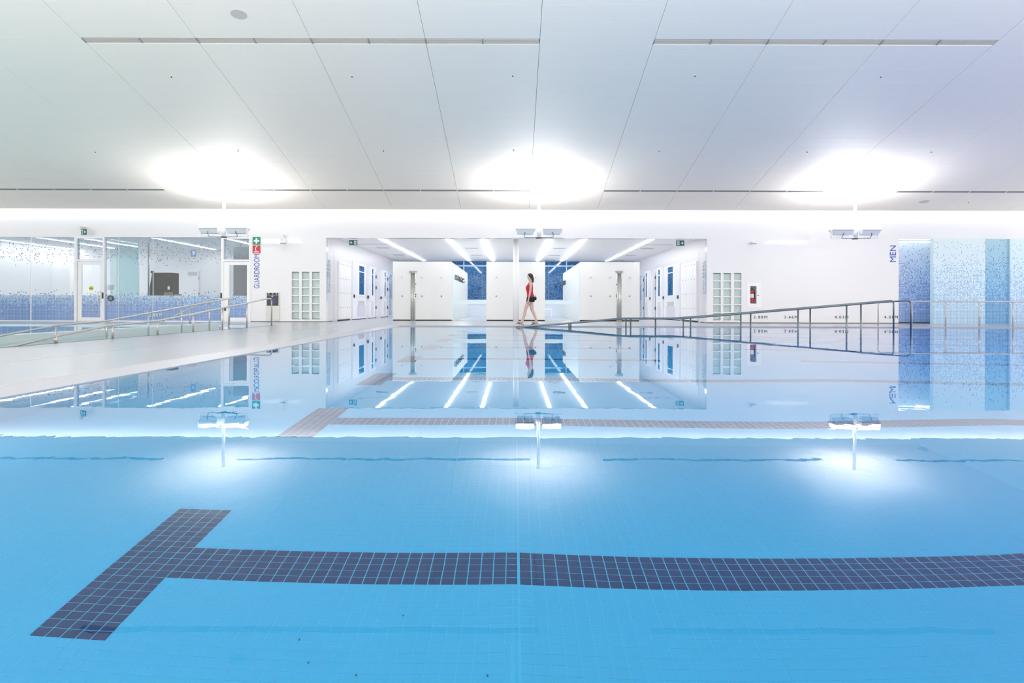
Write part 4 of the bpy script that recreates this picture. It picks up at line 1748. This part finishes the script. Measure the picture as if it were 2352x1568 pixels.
arm(-1, (0.005, 1.09), (-0.045, 0.86), (-0.065, 0.79))
arm(1, (0.07, 1.10), (0.045, 0.88), (0.03, 0.81))


def leg(sy, kn, an, heel, toe):
    hp = v(kn[0] * 0.12 + 0.03, sy * 0.078, 0.84, 0.083, None, pel)
    md = v((hp and kn[0] * 0.55), sy * 0.082, (0.83 + kn[1]) / 2 + 0.02, 0.076, None, hp)
    k = v(kn[0], sy * 0.08, kn[1], 0.053, None, md)
    cf = v(kn[0] * 0.62 + an[0] * 0.38 + 0.018, sy * 0.078, kn[1] * 0.62 + an[1] * 0.38, 0.053, None, k)
    a = v(an[0], sy * 0.075, an[1], 0.030, None, cf)
    h = v(heel[0], sy * 0.075, heel[1], 0.027, None, a)
    md2 = Vector((a and an[0] * 0.45 + toe[0] * 0.55, 0, an[1] * 0.45 + toe[1] * 0.55 + 0.005))
    f = v(md2.x, sy * 0.078, md2.z, 0.028, 0.036, a)
    v(toe[0], sy * 0.08, toe[1], 0.017, 0.036, f)


leg(-1, (-0.155, 0.50), (-0.255, 0.105), (-0.235, 0.06), (-0.43, 0.075))
leg(1, (0.075, 0.475), (0.222, 0.115), (0.255, 0.075), (0.06, 0.045))
skin_fig('body', V, E, M['skin'], woman)
# face details
bm = B()
bmesh.ops.create_cone(bm, segments=8, radius1=0.013, radius2=0.005, depth=0.026, matrix=Matrix.Translation((-0.094, 0, 1.572)) @ Matrix.Rotation(-math.pi / 2 - 0.5, 4, 'Y'))
obj('nose', bm, M['skin'], woman, smooth=True)
for s in (-1, 1):
    bm = B()
    bmesh.ops.create_uvsphere(bm, u_segments=10, v_segments=6, radius=0.009, matrix=Matrix.Translation((-0.074, s * 0.034, 1.60)))
    obj('eye', bm, M['hair'], woman, smooth=True)
    bm = B()
    bmesh.ops.create_uvsphere(bm, u_segments=10, v_segments=8, radius=0.02, matrix=Matrix.Translation((0.0, s * 0.078, 1.583)) @ Matrix.Diagonal((0.8, 0.35, 1.3, 1)))
    obj('ear', bm, M['skin'], woman, smooth=True)
bm = B()
bmesh.ops.create_uvsphere(bm, u_segments=10, v_segments=6, radius=0.016, matrix=Matrix.Translation((-0.078, 0, 1.536)) @ Matrix.Diagonal((0.5, 1.2, 0.35, 1)))
obj('mouth', bm, mat('lips', (186, 120, 118), 0.5), woman, smooth=True)
# hair: cap and long loose tail
bm = B()
bmesh.ops.create_uvsphere(bm, u_segments=20, v_segments=14, radius=0.1, matrix=Matrix.Translation((0.003, 0, 1.598)) @ Matrix.Diagonal((1.03, 0.88, 0.98, 1)))
for q in [q for q in bm.verts if q.co.x < -0.045 and q.co.z < 1.635]:
    q.co.x = -0.045 + (q.co.x + 0.045) * 0.1
for q in [q for q in bm.verts if q.co.z < 1.53 and q.co.x < 0.05]:
    q.co.z = 1.53
hair = obj('hair', bm, M['hair'], woman, smooth=True)
skin_fig('hair_tail', [(0.05, 0, 1.62, 0.055), (0.082, 0, 1.54, 0.05), (0.09, 0, 1.46, 0.042), (0.095, 0, 1.38, 0.022)], [(0, 1), (1, 2), (2, 3)], M['hair'], woman, sub=1)
def loft(bm, rings, seg=24, top=True, bottom=True):
    """elliptical cross-sections (cx, cy, z, rx, ry) skinned into a shell"""
    R = []
    for cx_, cy_, z_, rx, ry in rings:
        R.append([bm.verts.new((cx_ + rx * math.cos(t), cy_ + ry * math.sin(t), z_)) for t in [2 * math.pi * k / seg for k in range(seg)]])
    for A_, B_ in zip(R, R[1:]):
        for k in range(seg):
            bm.faces.new((A_[k], A_[(k + 1) % seg], B_[(k + 1) % seg], B_[k]))
    if bottom:
        bm.faces.new(R[0][::-1])
    if top:
        bm.faces.new(R[-1])


# tank top
bm = B()
loft(bm, [(0.03, 0, 0.87, 0.128, 0.176), (0.028, 0, 0.93, 0.126, 0.17), (0.014, 0, 0.99, 0.114, 0.148), (0.0, 0, 1.05, 0.100, 0.126),
          (-0.01, 0, 1.12, 0.106, 0.13), (-0.018, 0, 1.19, 0.120, 0.138), (-0.02, 0, 1.235, 0.122, 0.138), (-0.008, 0, 1.285, 0.106, 0.128),
          (0.008, 0, 1.325, 0.088, 0.112), (0.014, 0, 1.345, 0.072, 0.10)])
obj('tank_top', bm, M['redtop'], woman, smooth=True)
for s in (-1, 1):
    bm = B()
    tube(bm, [(-0.085, s * 0.07, 1.28), (-0.055, s * 0.08, 1.35), (0.0, s * 0.085, 1.405), (0.045, s * 0.08, 1.40), (0.08, s * 0.06, 1.35), (0.08, s * 0.05, 1.29)], 0.012, 8)
    obj('strap', bm, M['redtop'], woman)
# shorts
bm = B()
loft(bm, [(0.015, 0, 0.795, 0.128, 0.176), (0.022, 0, 0.84, 0.136, 0.184), (0.03, 0, 0.89, 0.136, 0.182), (0.03, 0, 0.925, 0.130, 0.175)], bottom=True)
loft(bm, [(-0.03, -0.085, 0.755, 0.097, 0.096), (-0.012, -0.085, 0.83, 0.105, 0.096)])
loft(bm, [(0.062, 0.085, 0.755, 0.097, 0.096), (0.045, 0.085, 0.83, 0.105, 0.096)])
obj('shorts', bm, M['shorts'], woman, smooth=True)
bm = bx(0.11, 0.215, -0.11, 0.11, 0.81, 0.92)
obj('hip_pack', bm, M['shorts'], woman, bevel=0.03)
# flip flops
for (hx, hz, tx, tz, sy) in ((-0.20, 0.012, -0.455, 0.04, -1), (0.285, 0.03, 0.035, 0.006, 1)):
    bm = B()
    a, b = Vector((hx, 0, hz)), Vector((tx, 0, tz))
    ws = [0.028, 0.034, 0.03, 0.038, 0.042, 0.03]
    L, R_ = [], []
    for k, w_ in enumerate(ws):
        p = a.lerp(b, k / 5)
        L.append([bm.verts.new((p.x, sy * 0.078 + e * w_, p.z + dz)) for e in (-1, 1) for dz in (0, 0.018)])
    for A_, B_ in zip(L, L[1:]):
        bm.faces.new((A_[0], A_[1], B_[1], B_[0]))
        bm.faces.new((A_[2], B_[2], B_[3], A_[3]))
        bm.faces.new((A_[1], A_[3], B_[3], B_[1]))
        bm.faces.new((A_[0], B_[0], B_[2], A_[2]))
    bm.faces.new((L[0][0], L[0][2], L[0][3], L[0][1]))
    bm.faces.new((L[-1][0], L[-1][1], L[-1][3], L[-1][2]))
    ff = obj('flip_flop', bm, M['shorts'], woman)
    bm = B()
    mp_ = a.lerp(b, 0.5)
    tp_ = a.lerp(b, 0.82)
    for e in (-1, 1):
        tube(bm, [(mp_.x, sy * 0.078 + e * 0.036, mp_.z + 0.02), ((mp_.x + tp_.x) / 2, sy * 0.078 + e * 0.028, mp_.z + 0.065), (tp_.x, sy * 0.078, tp_.z + 0.03)], 0.008, 6)
    obj('toe_strap', bm, M['shorts'], ff)

print('objects', len(bpy.data.objects))
